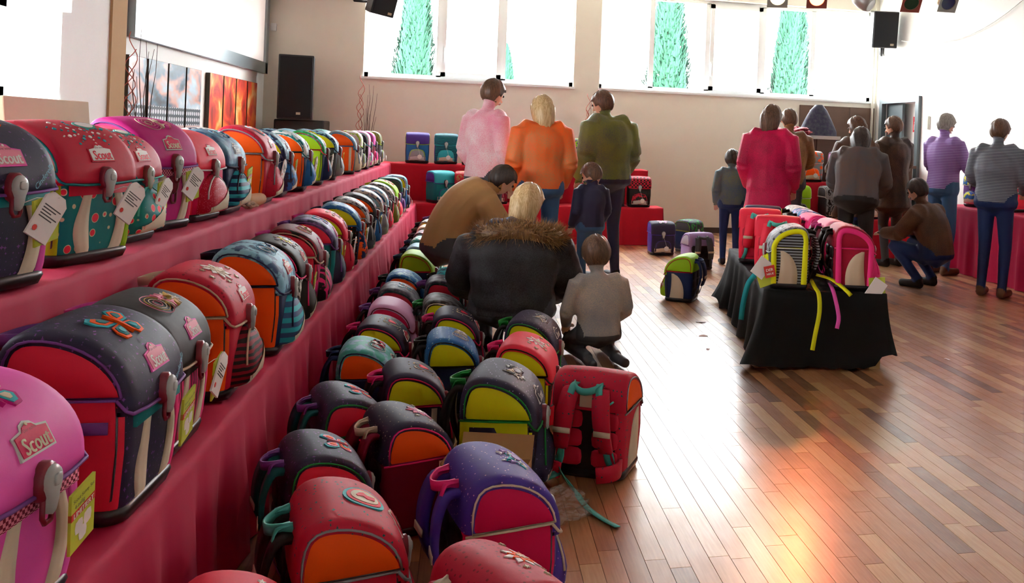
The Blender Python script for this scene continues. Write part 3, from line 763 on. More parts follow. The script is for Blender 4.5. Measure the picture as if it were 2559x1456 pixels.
# back row of the upper shelf
RB = 'satchels in the back row of the upper shelf'
for lb, y, k in (('red strawberry satchel in the back row by the cardboard', 3.45, dict(f='red', g='teal:berries:coral')), ('dark blue satchel in the back row behind the magenta one', 4.6, dict(f='navyblue', g='teal')),
                 ('white print satchel with orange side in the back row', 5.55, dict(f='white:print:navy', g='orange')), ('navy satchel with pale lid in the back row by the loudspeaker', 7.3, dict(f='navyblue:print:sky', g='yellow')),
                 ('light blue satchel with olive side in the back row', 7.9, dict(f='sky', g='olive', p='yellow')), ('blue satchel in the back row beside the light blue one', 8.7, dict(f='denim:print:sky', g='grey')),
                 ('dark green satchel in the back row near the twig vase', 9.5, dict(f='darkteal:print:mint', g='lime'))):
    bag(lb, T2x(y)-.54, y, Z2+.004, 84, group=RB, mo=None, bd=None, lod=2, h='navy', **k)
# ------------------------------------------------------------------ satchels: lower shelf
lo('lilac pink satchel with butterfly patch at the near end of lower shelf', 1.67, rz=84, back=0.16, f='pink', g='crimson', kind='A', s='crimson', fr='pink', band='maroon:mesh:rose', corner='pink', mo='butterfly', mc=('cream', 'magenta', 'aqua'), bd='mag', tags='l', h='violet', belt='maroon', sp='maroon:mesh:rose', lod=0, p='violet', sc=1.08)
lo('navy satchel with coral side, turquoise band and script lettering on lower shelf', 2.19, rz=88, back=0.15, f='navy:stars:violet', g='coral', kind='A', s='coral', fr='navy:stars:violet', band='teal:stars:aqua', corner='hotpink', mo='butterfly', mc=('aqua', 'orange', 'teal'), bd='pink', cin=True, tags='l', h='violet', belt='violet', sp='darkteal:stars:aqua', lod=0, p='violet', sc=1.10)
lo('black satchel with swirl embroidery and pink brush stroke front on lower shelf', 2.55, rz=90, back=0.175, f='black', g='red', kind='A', s='red', fr='maroon:zebra:hotpink', band='black', corner='hotpink', mo='swirl', mc=('rose', 'cream', 'gold'), bd='pink', tags='lw', h='pink', lod=0, p='beige', sc=1.05)
lo('red satchel with orange side and folk pattern pocket on lower shelf', 3.05, rz=91, back=0.175, f='red:dots:darkred', g='orange', s='orange', fr='red', pk='darkred:waves:black', p='beige', mo='flower', mc=('white', 'beige', 'cream'), bd='white', h='cream', lod=0, sc=1.06)
lo('light blue satchel with orange side and striped pocket on lower shelf', 3.6, rz=92, back=0.15, f='sky:print:denim', g='orange', s='orange', fr='navyblue', pk='denim:stripes:aqua', p='navyblue', mo='swirl', mc=('sky', 'white', 'denim'), bd='white', h='navy', lod=0, sp='denim:stripes:teal', sc=1.06)
lo('black satchel with white flower patch and pink trimmed pocket on lower shelf', 4.02, rz=94, back=0.165, f='black', g='black', s='hotpink', fr='black:print:white', pk='black', p='hotpink', mo='flower', mc=('white', 'yellow', 'grey'), bd='red', h='pink', tags='l', lod=0)
lo('coral satchel with black zebra trim and brush stroke pocket on lower shelf', 4.45, rz=95, back=0.165, f='black:zebra:darkred', g='coral', s='coral', fr='maroon:zebra:hotpink', pk='hotpink:zebra:black', p='beige', mo='swirl', mc=('rose', 'cream', 'gold'), bd='pink', h='pink', lod=0)
lo('grey lilac satchel with turquoise and navy pocket on lower shelf', 4.93, rz=96, back=0.17, f='navy:denim:lavender', g='coral', s='teal', fr='teal', pk='navy', p='violet', mo='butterfly', mc=('aqua', 'lavender', 'cream'), bd='pink', h='violet', tags='l')
lo('red satchel with yellow side on lower shelf', 5.32, rz=96, back=0.175, f='coral', g='yellow', s='yellow', fr='red', pk='red', p='red', mo='flower', mc=('white', 'rose', 'cream'), bd='white', h='pink', tags='w')
lo('blue satchel with yellow dotted side and dark blue pocket on lower shelf', 5.83, rz=97, back=0.165, f='blue:print:sky', g='yellow', s='black:dots:orange', fr='navyblue', pk='navyblue:print:orange', p='blue', mo=None, bd='red', h='navy', tags='lw')
lo('dark satchel with orange side and white trim on lower shelf', 6.3, rz=97, back=0.17, f='silver:print:navy', g='orange', s='orange', fr='black', pk='dgrey', p='silver', mo=None, bd='white', h='navy', tags='w')
lo('charcoal satchel with orange side and bright blue pocket on lower shelf', 6.72, rz=97, back=0.17, f='dgrey:print:black', g='orange', s='black', fr='black', pk='blue', p='dgrey', mo=None, bd='white', h='black', tags='lw')
lo('silver blue satchel with blue side on lower shelf', 7.15, rz=96, back=0.165, f='silver:print:denim', g='sky', s='blue', fr='blue', pk='grey', p='silver', mo=None, bd='white', h='black', tags='w')
lo('pale blue satchel with red clasp trim on lower shelf', 7.6, rz=96, back=0.17, f='sky:print:white', g='denim', s='denim', fr='denim', pk='coral', p='white', mo=None, bd='red', h='black', lod=2)
lo('charcoal satchel with white print on lower shelf', 8.05, rz=95, back=0.16, f='dgrey:print:white', g='grey', s='black', fr='red', pk='olive', p='white', mo=None, bd='red', h='black', lod=2, tags='l')
lo('lime satchel with red pocket on lower shelf', 8.5, rz=90, back=0.17, f='lime', g='lime', s='green', fr='red', pk='coral', p='mint', mo='flower', mc=('coral', 'white', 'red'), bd=None, h='lime', lod=2)
lo('teal satchel with purple edge near the lower shelf corner', 9, rz=94, back=0.17, kind='M', f='darkteal', g='dgrey', s='navyblue', fr='purple', pk='violet', p='violet', mo=None, bd=None, h='black', lod=2)
lo('sky blue satchel with yellow side near the lower shelf corner', 9.5, rz=94, back=0.16, kind='M', f='sky:print:denim', g='yellow', s='denim', fr='blue', pk='navyblue', p='white', mo=None, bd=None, h='black', lod=2, tags='o')
# ------------------------------------------------------------------ satchels: end wall shelves, facing the room
ES = 'satchels on the end wall shelves'
def endbag(label, x, row, rz=0, **k):
    x *= .979; y, z = ((11.27, Z2+.004), (10.78, Z1+.004))[row]
    bag(label, x, y, z, rz, group=ES, lod=2, kind='M', bd=None, tags=k.pop('tags', 'o'), mo=k.pop('mo', None), h=k.pop('h', 'black'), sc=k.pop('sc', 1.0), **k)
endbag('royal blue satchel with lime piping at the shelf corner', -.66, 0, 4, f='purple', g='dgrey', s='navyblue', fr='blue', pk='grey', p='lime', low='silver')
endbag('turquoise wave print satchel with purple sides on high end shelf', -.30, 0, 2, f='teal:waves:navyblue', g='purple', s='purple', fr='teal:waves:navyblue', pk='aqua', p='aqua')
endbag('pink and maroon satchel with cream patch on high end shelf', .05, 0, 0, f='darkred', g='hotpink', s='hotpink', fr='darkred', pk='maroon', p='sky', mo='swirl', mc=('cream', 'white', 'gold'))
endbag('pale blue satchel half hidden on high end shelf', .40, 0, 0, f='sky', g='navy', s='navy', fr='navy', pk='dgrey', p='silver')
endbag('hot pink satchel with white butterfly on high end shelf', .74, 0, 0, f='hotpink', g='pink', s='pink', fr='crimson', pk='coral', p='silver', mo='butterfly', mc=('white', 'rose', 'hotpink'), h='coral')
endbag('grey blue satchel with red pocket on high end shelf', 1.10, 0, 0, f='denim', g='grey', s='grey', fr='maroon', pk='red', p='white')
endbag('grey satchel with lime lid on high end shelf', 1.48, 0, 0, f='dgrey:print:lime', g='lime', s='dgrey', fr='dgrey', pk='grey', p='lime')
endbag('black satchel with red piping alone at the end of high end shelf', 2.03, 0, -4, f='dgrey:mesh:grey:.3', g='black', s='black', fr='black', pk='black', p='red', low='silver')
endbag('teal satchel with purple edge in the corner of low end shelf', -.34, 1, 30, f='aqua', g='purple', s='teal', fr='teal', pk='teal', p='purple')
endbag('red satchel with yellow panel on low end shelf', -.02, 1, 0, f='red:print:tan', g='darkred', s='darkred', fr='darkred', pk='gold', p='darkred')
endbag('maroon satchel with white patch on low end shelf', .34, 1, 0, f='maroon', g='maroon', s='maroon', fr='maroon:stripes:wine:4', pk='maroon', p='rose', mo='bird', mc=('white', 'silver', 'cream'))
endbag('dark grey satchel on low end shelf behind the kneeling shoppers', .95, 1, 0, f='dgrey', g='dgrey', s='dgrey', fr='dgrey', pk='grey', p='silver')
endbag('black satchel with grey racing print on low end shelf', 1.83, 1, -3, f='dgrey:print:grey', g='black', s='black', fr='dgrey', pk='dgrey:print:silver', p='grey', low='silver')
endbag('black satchel with red trim and flame print on low end shelf', 2.17, 1, -4, f='black:mesh:red:.3', g='black', s='black', fr='black', pk='black:print:red', p='red', low='silver')
# ------------------------------------------------------------------ satchels: before the bar
BSG = 'satchels on the shelves before the bar'
for lb, x, row, k in (('black satchel with orange print on bar side high shelf', 3.86, 0, dict(f='black:print:orange', g='dgrey', pk='dgrey')), ('pale blue sided satchel with orange print lid on bar side high shelf', 4.28, 0, dict(f='grey:print:orange', g='sky', pk='orange')),
                      ('navy satchel with red star and pink sides on bar side high shelf', 4.72, 0, dict(f='navyblue', g='lilac', pk='navy', mo='flower', mc=('coral', 'red', 'coral'), p='rose')), ('dark violet satchel on bar side high shelf', 5.12, 0, dict(f='navy', g='violet', pk='navy')),
                      ('lime lidded satchel on bar side low shelf', 3.95, 1, dict(f='lime', g='olive', pk='dgrey')), ('grey satchel with black print on bar side low shelf', 4.42, 1, dict(f='grey:print:black', g='dgrey', pk='dgrey')),
                      ('brown satchel with white disc tag on bar side low shelf', 4.86, 1, dict(f='brown', g='brown', pk='brown'))):
    mo = k.pop('mo', None); mc = k.pop('mc', ('aqua', 'rose', 'cream')); p = k.pop('p', 'silver')
    bag(lb, x*.97, (10.1, 9.68)[row], (Z2-.036, Z1+.004)[row], rnd.uniform(-8, 8), group=BSG, kind='M', mo=mo, mc=mc, bd=None, lod=2, tags='o', h='black', p=p, **k)
for lb, y, k in (('yellow and blue satchel on side wall table by the bar', 8.6, dict(f='blue:print:yellow', g='lime', fr='violet')), ('pink satchel with white card on side wall table', 8.05, dict(f='hotpink', g='coral', tags='w')),
                 ('fluorescent yellow satchel on side wall table', 7.35, dict(f='fluo:print:dgrey', g='fluo', fr='dgrey'))):
    bag(lb, 5.58, y, .724, -80, group='satchels on the side wall table', kind='M', mo=None, bd=None, lod=2, h='black', **k)
# ------------------------------------------------------------------ satchels: floor
def fl(label, x, y, rz=86, **k):
    k.setdefault('st', 'black'); return bag(label, x, y, .0012, rz, group=FS, **k)
NVH = dict(f='navy', g='yellow', s='navy', fr='navy', p='crimson', mo='heart', mc=('cream', 'navy', 'coral'), bd='red', h='hotpink', sp='cream', spk='edge')
NVC = dict(f='navy:stars:violet', g='coral', s='navy', fr='navy', p='green', mo='butterfly', mc=('aqua', 'rose', 'orange'), bd=None, h='violet', st='darkteal', sp='cream', spk='edge')
fl('red star print satchel with round emblem and orange side on floor', -0.285, 2.299, 104, f='red:stars:darkteal', g='orange', s='red', p='grey', mo='circle', mc=('aqua', 'coral', 'cream'), bd='red', h='mint', lod=0, sc=1.08)
fl('bright red satchel with dandelion print beside the crimson drape', -0.444, 1.885, 100, f='coral', g='red', s='red', p='fluo', mo='flower', mc=('cream', 'coral', 'white'), bd=None, h='mint', lod=0)
fl('navy satchel with coral side and turquoise patch on floor', -0.415, 2.795, 108, tilt=0, lod=0, **NVC)
fl('purple galaxy satchel with crimson side and cream trim on floor', 0.105, 2.50, 104, f='purple:galaxy:lilac', g='crimson', s='crimson', fr='purple', p='cream', mo='bird', mc=('white', 'lavender', 'aqua'), bd=None, h='hotpink', lod=0, sc=1.1, st='purple')
fl('red satchel with white embroidery and cream handle on floor', 0.108, 1.979, 122, f='red:dots:darkred', g='orange', s='orange', p='beige', mo='flower', mc=('white', 'orange', 'cream'), bd=None, h='cream', lod=0, st='red')
fl('navy satchel with pink lotus patch and orange side on floor', -0.185, 3.072, 112, f='navy:galaxy:cream', g='orange', s='maroon', p='hotpink', mo='flower', mc=('rose', 'lilac', 'white'), bd=None, h='beige', lod=0, sp='cream', spk='edge', st='maroon')
fl('navy satchel with coral side and violet handle against the drape', -0.415, 3.340, 110, lod=0, **NVC)
fl('navy heart satchel with yellow side between orange and lotus ones', -0.205, 3.660, 98, lod=0, **NVH)
fl('teal print satchel with orange side on floor', -0.425, 4.061, 92, f='mint:print:sky', g='orange', s='navyblue', fr='navyblue', p='navyblue', mo='swirl', mc=('white', 'coral', 'black'), bd='dark', h='navyblue', lod=0, st='navyblue')
fl('navy heart satchel with yellow side behind the teal print one', -0.405, 4.545, 88, **NVH)
fl('lilac pink satchel with crimson side and mesh trim on floor', -0.405, 5.047, 90, f='lilac', g='crimson', s='crimson', fr='lilac', p='maroon', mo=None, bd=None, h='violet')
fl('grey navy satchel with red side on floor behind the lilac one', -0.405, 5.548, 90, f='navy:denim:grey', g='red', s='navy', p='darkteal', mo='butterfly', mc=('sky', 'white', 'aqua'), bd=None, h='violet')
fl('bright blue satchel with orange side on floor', -0.405, 6.065, 90, f='blue:print:sky', g='orange', s='navyblue', p='navyblue', mo=None, bd=None, h='black')
fl('lime satchel with navy body and red piping on floor', -0.375, 6.938, 88, f='lime', g='lime', s='navyblue', fr='lime', p='red', mo=None, bd=None, h='navyblue', sc=1.04)
fl('light blue dotted satchel with yellow side on floor', -0.375, 7.469, 88, f='sky', g='yellow', s='black:dots:orange', p='blue', mo=None, bd=None, h='navyblue')
fl('mint striped satchel on floor behind the light blue one', -0.375, 7.972, 88, f='mint:print:white', g='aqua', s='teal', p='mint', mo=None, bd=None, h='navyblue', lod=2)
fl('charcoal satchel with white flower print on floor', -0.375, 8.458, 88, f='dgrey:print:rose', g='grey', s='black', p='white', mo=None, bd=None, h='black', lod=2)
fl('beige cream satchel with brown trim on floor', -0.375, 8.944, 88, f='cream:print:beige', g='tan', s='brown', p='black', mo=None, bd=None, h='brown', lod=2)
fl('dark violet satchel at the far end of the floor row', -0.330, 10.098, 80, f='navy:denim:violet', g='dgrey', s='navy', p='violet', mo=None, bd=None, h='violet', lod=2)
fl('grey satchel with yellow stripe at the far end of the floor row', -0.375, 9.506, 84, f='grey:print:white', g='yellow', s='grey', p='yellow', mo=None, bd=None, h='black', lod=2)
fl('dark grey satchel with lime piping below the end wall shelf', 0.049, 10.118, 60, f='dgrey', g='olive', s='dgrey', p='lime', mo=None, bd=None, h='black', lod=2)
fl('blue dotted satchel with yellow side and cream stripe on floor', -0.06, 4.24, 92, f='blue:dots:sky', g='yellow', s='navyblue', p='black', mo='swirl', mc=('cream', 'silver', 'white'), bd=None, h='black', sp='cream', spk='edge', lod=0)
fl('navy heart satchel with yellow side beside the crouching shopper', -0.05, 4.76, 90, **NVH)
fl('black brush print satchel with yellow side and green handle on floor', -0.125, 5.16, 92, f='black:denim:grey', g='yellow', s='black', p='cream', mo=None, bd=None, h='green')
fl('grey navy satchel with red side beside the crouching shopper', -0.14, 5.82, 90, f='navy:denim:grey', g='red', s='red', p='darkteal', mo='butterfly', mc=('sky', 'white', 'aqua'), bd=None, h='violet')
fl('turquoise satchel with orange side behind the crouching shopper', -0.09, 6.14, 90, f='aqua:print:navyblue', g='orange', s='orange', p='navyblue', mo=None, bd=None, h='black')
GAL = dict(f='navy:galaxy:lavender', g='yellow', s='yellow', fr='navy:galaxy:lavender', p='green', h='green', bd='dark', mo='bird', mc=('silver', 'grey', 'cream'), sp='navy:galaxy:lavender', spk='wave')
fl('galaxy print satchel with yellow side beside the cardboard box', 0.150, 3.36, 80, lod=0, sc=1.16, tags='', **GAL)
fl('red flower satchel with yellow side and black dotted trim on floor', 0.285, 4.02, 78, f='coral', g='yellow', s='yellow', fr='black:dots:rose', p='black', mo='flower', mc=('white', 'rose', 'cream'), bd=None, h='hotpink', lod=0, sc=1.05)
fl('galaxy print satchel with yellow side behind the red flower one', 0.35, 4.53, 76, lod=0, sc=1.05, **GAL)
RBK = fl('red satchel turned to show its padded back and turquoise straps', 0.545, 3.46, 153, f='red:stars:darkteal', g='orange', s='red:stars:darkteal', p='grey', mo=None, bd=None, h='mint', st='red:stars:darkteal', sp='cream', spk='arch', back='black', lod=0, sc=1.07)
for c in RBK.children:
    if c.name.startswith('back_padding'): c.material_slots[0].material = fab('red')
def rbk(nm, P, wd, w, th, key, par=RBK):
    b = MB(); b.ribbon(spline(P, 4), wd, w, th); return ob(nm, b.mesh(nm), fab(key), par)
for sd in (-1, 1):
    q = rbk('hip_belt', [(sd*.13, .10, .06), (sd*.135, .15, .062), (sd*.115, .185, .06), (sd*.07, .20, .055)], (0, 0, 1), .055, .016, 'red:stars:darkteal')
    b = MB(); b.tube(spline([(sd*.125, .112, .03), (sd*.10, .118, .12), (sd*.062, .120, .19), (sd*.06, .118, .26), (sd*.10, .116, .30)], 4), .004, 6); ob('back_piping', b.mesh('back_piping'), fab('mint'), RBK)
rbk('loose_strap', [(.07, .20, .06), (.03, .25, .05), (-.03, .30, .03), (-.09, .36, .012), (-.17, .42, .006), (-.235, .46, .006)], [(.3, .2, 1)]*9+[(.5, .8, .2)]*12, .026, .003, 'mint')
rbk('loose_strap', [(.07, .20, .05), (.12, .24, .03), (.16, .27, .008), (.19, .33, .006), (.21, .40, .006)], (1, -.3, .3), .026, .003, 'mint')
b = MB(); b.add([(-.03, .1215, .27), (.03, .1215, .27), (.03, .1215, .335), (-.03, .1215, .335), (-.03, .118, .27), (.03, .118, .27), (.03, .118, .335), (-.03, .118, .335)], [(3, 2, 1, 0), (4, 5, 6, 7), (0, 1, 5, 4), (1, 2, 6, 5), (2, 3, 7, 6), (3, 0, 4, 7)]); ob('name_label', b.mesh('name_label', False), fab('beige'), RBK)
fl('dark violet satchel with white butterfly standing before the end shelf', 2.222, 9.824, 0, kind='M', f='navy', g='purple', s='purple', fr='navy', pk='navy', p='purple', mo='butterfly', mc=('lilac', 'white', 'lavender'), bd=None, h='black', tags='o', lod=2, st=None)
fl('dark green satchel behind the violet one on floor', 2.624, 10.095, 40, kind='M', f='navy:print:green', g='dgrey', s='navyblue', p='olive', mo=None, bd=None, h='black', lod=2)
fl('lavender satchel with mesh side on floor behind the lime and navy one', 2.369, 8.712, 190, f='lavender', g='lavender:mesh:silver', s='lavender', p='violet', mo=None, bd=None, h='dgrey', lod=2, st='dgrey')
fl('lime and navy satchel with orange card beside the black draped table', 1.800, 7.03, -118, f='lime', g='lime', s='navyblue', fr='navyblue', p='red', mo=None, bd=None, h='navyblue', sp='cream', spk='arch', st='navyblue', sc=1.0)

# ------------------------------------------------------------------ black draped table and its bags
PA = R(-10.8); PO = Vector((1.764, 4.915)); pd = Vector((math.cos(PA), math.sin(PA))); pn = Vector((-pd.y, pd.x)); PW, PD, PZ = .74, 1.95, .46
def pod(u, v, z=0): q = PO+pd*u+pn*v; return (q.x, q.y, z)
e = empty('draped_table', (*pod(PW/2, PD/2)[:2], 0)); tag(e, 'low table under a black cloth standing free on the parquet', 'table')
def pl2(o): o.matrix_parent_inverse = e.matrix_world.inverted(); return o
bpy.context.view_layer.update()
V = []; F = []; per = []
for k in range(24): per.append((PW*k/24, 0, 0, -1))
for k in range(56): per.append((PW, PD*k/56, 1, 0))
for k in range(24): per.append((PW*(1-k/24), PD, 0, 1))
for k in range(56): per.append((0, PD*(1-k/56), -1, 0))
n = len(per); NR = 9
for j in range(NR+3):
    for i, (u, v, a, c) in enumerate(per):
        if j < 3:
            t = (0, .6, .985)[j]; uu = PW/2+(u-PW/2)*t; vv = PD/2+(v-PD/2)*t; V.append(pod(uu, vv, PZ+.003*math.sin(i*.7+j)+.003))
        else:
            q = (j-3)/(NR-1)
            cn = min(min(math.hypot(u-x, v-y) for x in (0, PW) for y in (0, PD)), .3)
            flare = .03+(.16 if u < PW*.5 else .05)*max(0, 1-cn/.26)*q
            if v < .02: fold = .012*math.sin(u*16+.5)*q
            else: fold = .03*math.sin(v*19+.8*math.sin(v*5))*q
            da, dc = a, c
            if cn < .2: m = Vector((u-PW/2, (v-PD/2)*PW/PD)); m.normalize(); da, dc = m.x*.9+a*.1, m.y*.9+c*.1
            o = flare*q+fold+.004; hem = .012+.035*max(0, 1-cn/.2)+(.006*math.sin(i*2.2) if v < .02 else .01*math.sin(i*.9))
            if u > PW*.9 and v < .15: hem += .06
            V.append(pod(u+da*o, v+dc*o, PZ*(1-q**1.02)+hem*q+.003))
for j in range(NR+2):
    for i in range(n): F.append((j*n+i, (j+1)*n+i, (j+1)*n+(i+1) % n, j*n+(i+1) % n))
pl2(ob('cloth', mk('cloth', V, F), BLKC, e))
b = MB(); c4 = [pod(.02, .02), pod(PW-.02, .02), pod(PW-.02, PD-.02), pod(.02, PD-.02)]
b.add([(p[0], p[1], z) for z in (PZ-.03, PZ-.002) for p in c4], [(3, 2, 1, 0), (4, 5, 6, 7), (0, 1, 5, 4), (1, 2, 6, 5), (2, 3, 7, 6), (3, 0, 4, 7)])
pl2(ob('tabletop', b.mesh('tabletop', False), BOARD, e))
for u, v in ((.05, .05), (PW-.05, .05), (.05, PD-.05), (PW-.05, PD-.05)):
    b = MB(); x, y, _ = pod(u, v); b.box(x-.035, x+.035, y-.02, y+.02, 0, PZ-.03); pl2(ob('leg', b.mesh('leg', False), BOARD, e))
TS = 'satchels on the black draped table'
def tb(label, u, v, rz, **k): x, y, _ = pod(u, v); return bag(label, x, y, PZ+.006, rz, group=TS, **k)
b1 = tb('grey brush print satchel with broad yellow rim on the black table', .17, .17, -104, f='grey:print:black', g='black:stripes:grey:2', s='black:stripes:grey:2', fr='dgrey', pk='fluo', low='silver', p='yellow', hem='silver', mo=None, bd=None, h='black', st='black:stripes:grey:2', sp='beige', spk='arch', lod=0, sc=.99)
b2 = tb('wine red satchel with bright pink rim and lime pocket piping on the black table', .545, .19, 76, f='wine:dots:darkred', g='wine:dots:darkred', s='wine:dots:darkred', fr='wine', pk='hotpink', low='beige', p='hotpink', hem='hotpink', mo='flower', mc=('coral', 'green', 'silver'), bd='red', h='black', st='black', sp='beige', spk='arch', lod=0, sc=1.03)
@cached
def m_rim(sd):
    rows = []; V = []; F = []; P = [(PROF['classic'][0][0]+.016, .035)]+[(p.x, p.y) for p in gus_pts('classic', 18, .012)][1:-1]+[(.098, .035)]
    Q = [(PROF['classic'][0][0]+.052, .035)]+[(p.x, p.y) for p in gus_pts('classic', 18, .045)][1:-1]+[(.062, .035)]
    b = MB(); m = len(P)
    for (y0, z0), (y1, z1) in zip(P, Q):
        for t, o in ((0, .0), (.1, .010), (.5, .0135), (.9, .010), (1, .0)): V.append((sd*(HW-.001+o), y0+(y1-y0)*t, z0+(z1-z0)*t))
    for i in range(m-1):
        for j in range(4): F.append((i*5+j, i*5+j+1, (i+1)*5+j+1, (i+1)*5+j))
    return mk('rim_band', V, F)
for q, c in ((b1, 'yellow'), (b2, 'hotpink')):
    for sd in (-1, 1): ob('rim_band', m_rim(sd), fab(c), q)
DER = text_geo('DER', width=.045); NEUE = text_geo('NEUE', width=.045)
b = MB(); f = lambda u, v, o: (.128+.012*u+o, -.21+u, .02+v)
def tagcard(parent, name, w, h, at, rot, mats, geo=()):
    b = MB(); b.prism([(-w, -h), (w, -h), (w, h), (-w, h)], lambda u, v, o: (u, -o, v), .001)
    for g, dv, mi in geo: put_text(b, g, lambda u, v, o: (u, -o, v), .002, mi, 0, dv, 0, 2)
    return ob(name, b.mesh(name, False), mats, parent, at, rot)
WHT = plain('white print', '#f6f2ea', .6)
tagcard(b1, 'hang_tag', .045, .06, (.16, -.185, .13), (0, R(35), R(100)), [PAPER])
tagcard(b1, 'lime_tag', .045, .055, (.155, -.165, .07), (0, R(-20), R(98)), [LIMECARD])
tagcard(b1, 'red_tag', .034, .036, (.172, -.135, .11), (0, R(-12), R(102)), [REDCARD, WHT], ((DER, .011, 1), (NEUE, -.014, 1)))
tagcard(b2, 'lime_tag', .05, .06, (-.16, -.15, .03), (0, R(-4), R(-82)), [LIMECARD])
tagcard(b2, 'hang_tag', .045, .062, (-.175, -.14, .02), (0, R(33), R(-82)), [PAPER])
b = MB(); x, y, z = pod(.36, -.03, .46)
for nm, key, w, P in (('hanging_strap', 'yellow', .026, [(.30, .12, .52), (.31, .03, .485), (.325, -.02, .45), (.325, -.055, .35), (.30, -.075, .22), (.285, -.085, .13)]),
                      ('hanging_strap', 'pink', .024, [(.42, .12, .50), (.415, .02, .48), (.42, -.03, .44), (.44, -.06, .33), (.43, -.07, .26)]),
                      ('hanging_strap', 'yellow', .026, [(.33, .10, .55), (.42, .06, .53), (.49, .0, .48), (.52, -.02, .45)])):
    b = MB(); b.ribbon(spline([pod(*p) for p in P], 4), (pd.x, pd.y, 0), w, .003); o = ob(nm, b.mesh(nm), fab(key), b1 if key == 'yellow' else b2)
    bpy.context.view_layer.update(); o.matrix_parent_inverse = o.parent.matrix_world.inverted()
b = MB(); b.ribbon(spline([pod(*p) for p in ((-.0, .42, .49), (-.02, .40, .47), (-.05, .395, .42), (-.075, .39, .3), (-.085, .385, .2))], 4), (pd.x, pd.y, 0), .034, .003)
RB3 = tb('red framed satchel showing its back and mint straps, near the yellow rim one', .17, .60, 158, f='coral', g='coral', s='coral', back='red', st='coral', h='mint', p='coral', mo=None, bd=None, lod=1, sc=1.04)
o = ob('hanging_strap', b.mesh('hanging_strap'), fab('aqua'), RB3); bpy.context.view_layer.update(); o.matrix_parent_inverse = RB3.matrix_world.inverted()
tb('red framed satchel behind the other red one on the black table', .13, 1.16, 160, f='coral', g='coral', s='coral', back='red', st='coral', h='mint', p='coral', mo=None, bd=None, sc=1.04)
tb('dark blue satchel with yellow rim at the back of the black table', .22, 1.66, 165, f='navyblue', g='yellow', s='navyblue', p='yellow', mo=None, bd=None, h='black', st='black')
tb('pink satchel with rose lid behind the wine red one on the black table', .56, .62, 80, f='rose', g='hotpink', s='hotpink', p='beige', mo=None, bd=None, h='pink', st='black')
tb('bright pink satchel in the middle of the black table', .52, 1.02, 84, f='hotpink', g='pink', s='crimson', p='pink', mo=None, bd=None, h='pink', st='black')
tb('blue print satchel near the back of the black table', .53, 1.38, 86, f='blue:print:lavender', g='sky', s='denim', p='silver', mo=None, bd=None, h='black')
tb('white grey satchel at the back right corner of the black table', .54, 1.74, 86, f='silver:print:white', g='grey', s='grey', p='rose', mo=None, bd=None, h='black')

# ------------------------------------------------------------------ trees outside
TREEM = plain('cypress foliage', '#2a5240', .8, .2, noise_amt=.35); TRUNK = plain('bark', '#5b4632', .9)
def cypress(label, x, y, h, r, seed):
    e = empty('cypress_tree', (x, y, -.3)); tag(e, label, 'tree', 'cypresses outside the windows'); rr = random.Random(seed)
    b = MB(); b.tube([(0, 0, 0), (0, 0, h*.5), (0, 0, h*.95)], [.09, .06, .015], 8); ob('trunk', b.mesh('trunk'), TRUNK, e)
    V = []; F = []
    for i in range(16000):
        t = rr.random()**.8; a = rr.uniform(0, 6.283); z = .25+t*(h-.25)
        prof = (min(1, t*6+.35))*(1-t**2.2)**.8*(1+.13*math.sin(a*3+t*9+seed)+.1*math.sin(a*7-t*23))
        q = r*prof*rr.uniform(.72, 1.03); c = Vector((q*math.cos(a), q*math.sin(a), z))
        up_ = Vector((.35*math.cos(a), .35*math.sin(a), 1)).normalized()*rr.uniform(.06, .13); sd = Vector((-math.sin(a), math.cos(a), rr.uniform(-.4, .4)))*rr.uniform(.018, .038)
        k = len(V); V += [c-sd, c+sd, c+up_+sd*.3, c+up_-sd*.3]; F.append((k, k+1, k+2, k+3))
    ob('foliage', mk('foliage', V, F, smooth=False), TREEM, e)
cypress('pale green cypress behind the window by the hanging loudspeaker', -1.09, 17, 5.2, .42, 1)
cypress('tall narrow cypress beside the window wall pier', 3.85, 17, 5.6, .50, 2)
cypress('broad cypress behind the window by the wall loudspeaker', 6.5, 17, 5.3, .52, 3)
cypress('small distant cypress between the two big window bands', .95, 26, 4.2, .5, 4)

# ------------------------------------------------------------------ wall fittings
b = MB(); b.box(-2.66, -2.60, 7.5, 12.0, 1.99, 2.13); b.box(-2.66, -2.60, 7.5, 7.62, 2.13, 3.1); b.box(-2.66, -2.60, 11.9, 12.02, 1.99, 3.04)
e = empty('light_screen', (-2.63, 9.7, 2.0)); tag(e, 'large frosted light screen in a grey metal frame on the side wall', 'screen')
bpy.context.view_layer.update()
def kid(name, mb, mats, par, smooth=False):
    o = ob(name, mb.mesh(name, smooth), mats, par); bpy.context.view_layer.update(); o.matrix_parent_inverse = par.matrix_world.inverted(); return o
kid('frame', b, ALU, e); b = MB(); b.box(-2.655, -2.63, 7.6, 11.92, 2.12, 3.08); kid('panel', b, plain('frosted panel', '#f2ece8', .5, emit=('#ffe6de', .12)), e)
e = empty('light_screen', (-2.28, 4.5, 2.0)); tag(e, 'frosted light screen casing above the side window', 'screen'); bpy.context.view_layer.update()
b = MB(); b.box(-2.3, -2.22, 2.4, 5.46, 1.93, 2.03); b.box(-2.3, -2.22, 5.38, 5.46, 2.03, 3.0); kid('frame', b, plain('pale casing', '#c8d0d2', .4), e)
b = MB(); b.box(-2.29, -2.25, 2.4, 5.38, 2.03, 3.0); kid('panel', b, plain('frosted panel', '#f2ece8', .5, emit=('#ffe6de', .12)), e)
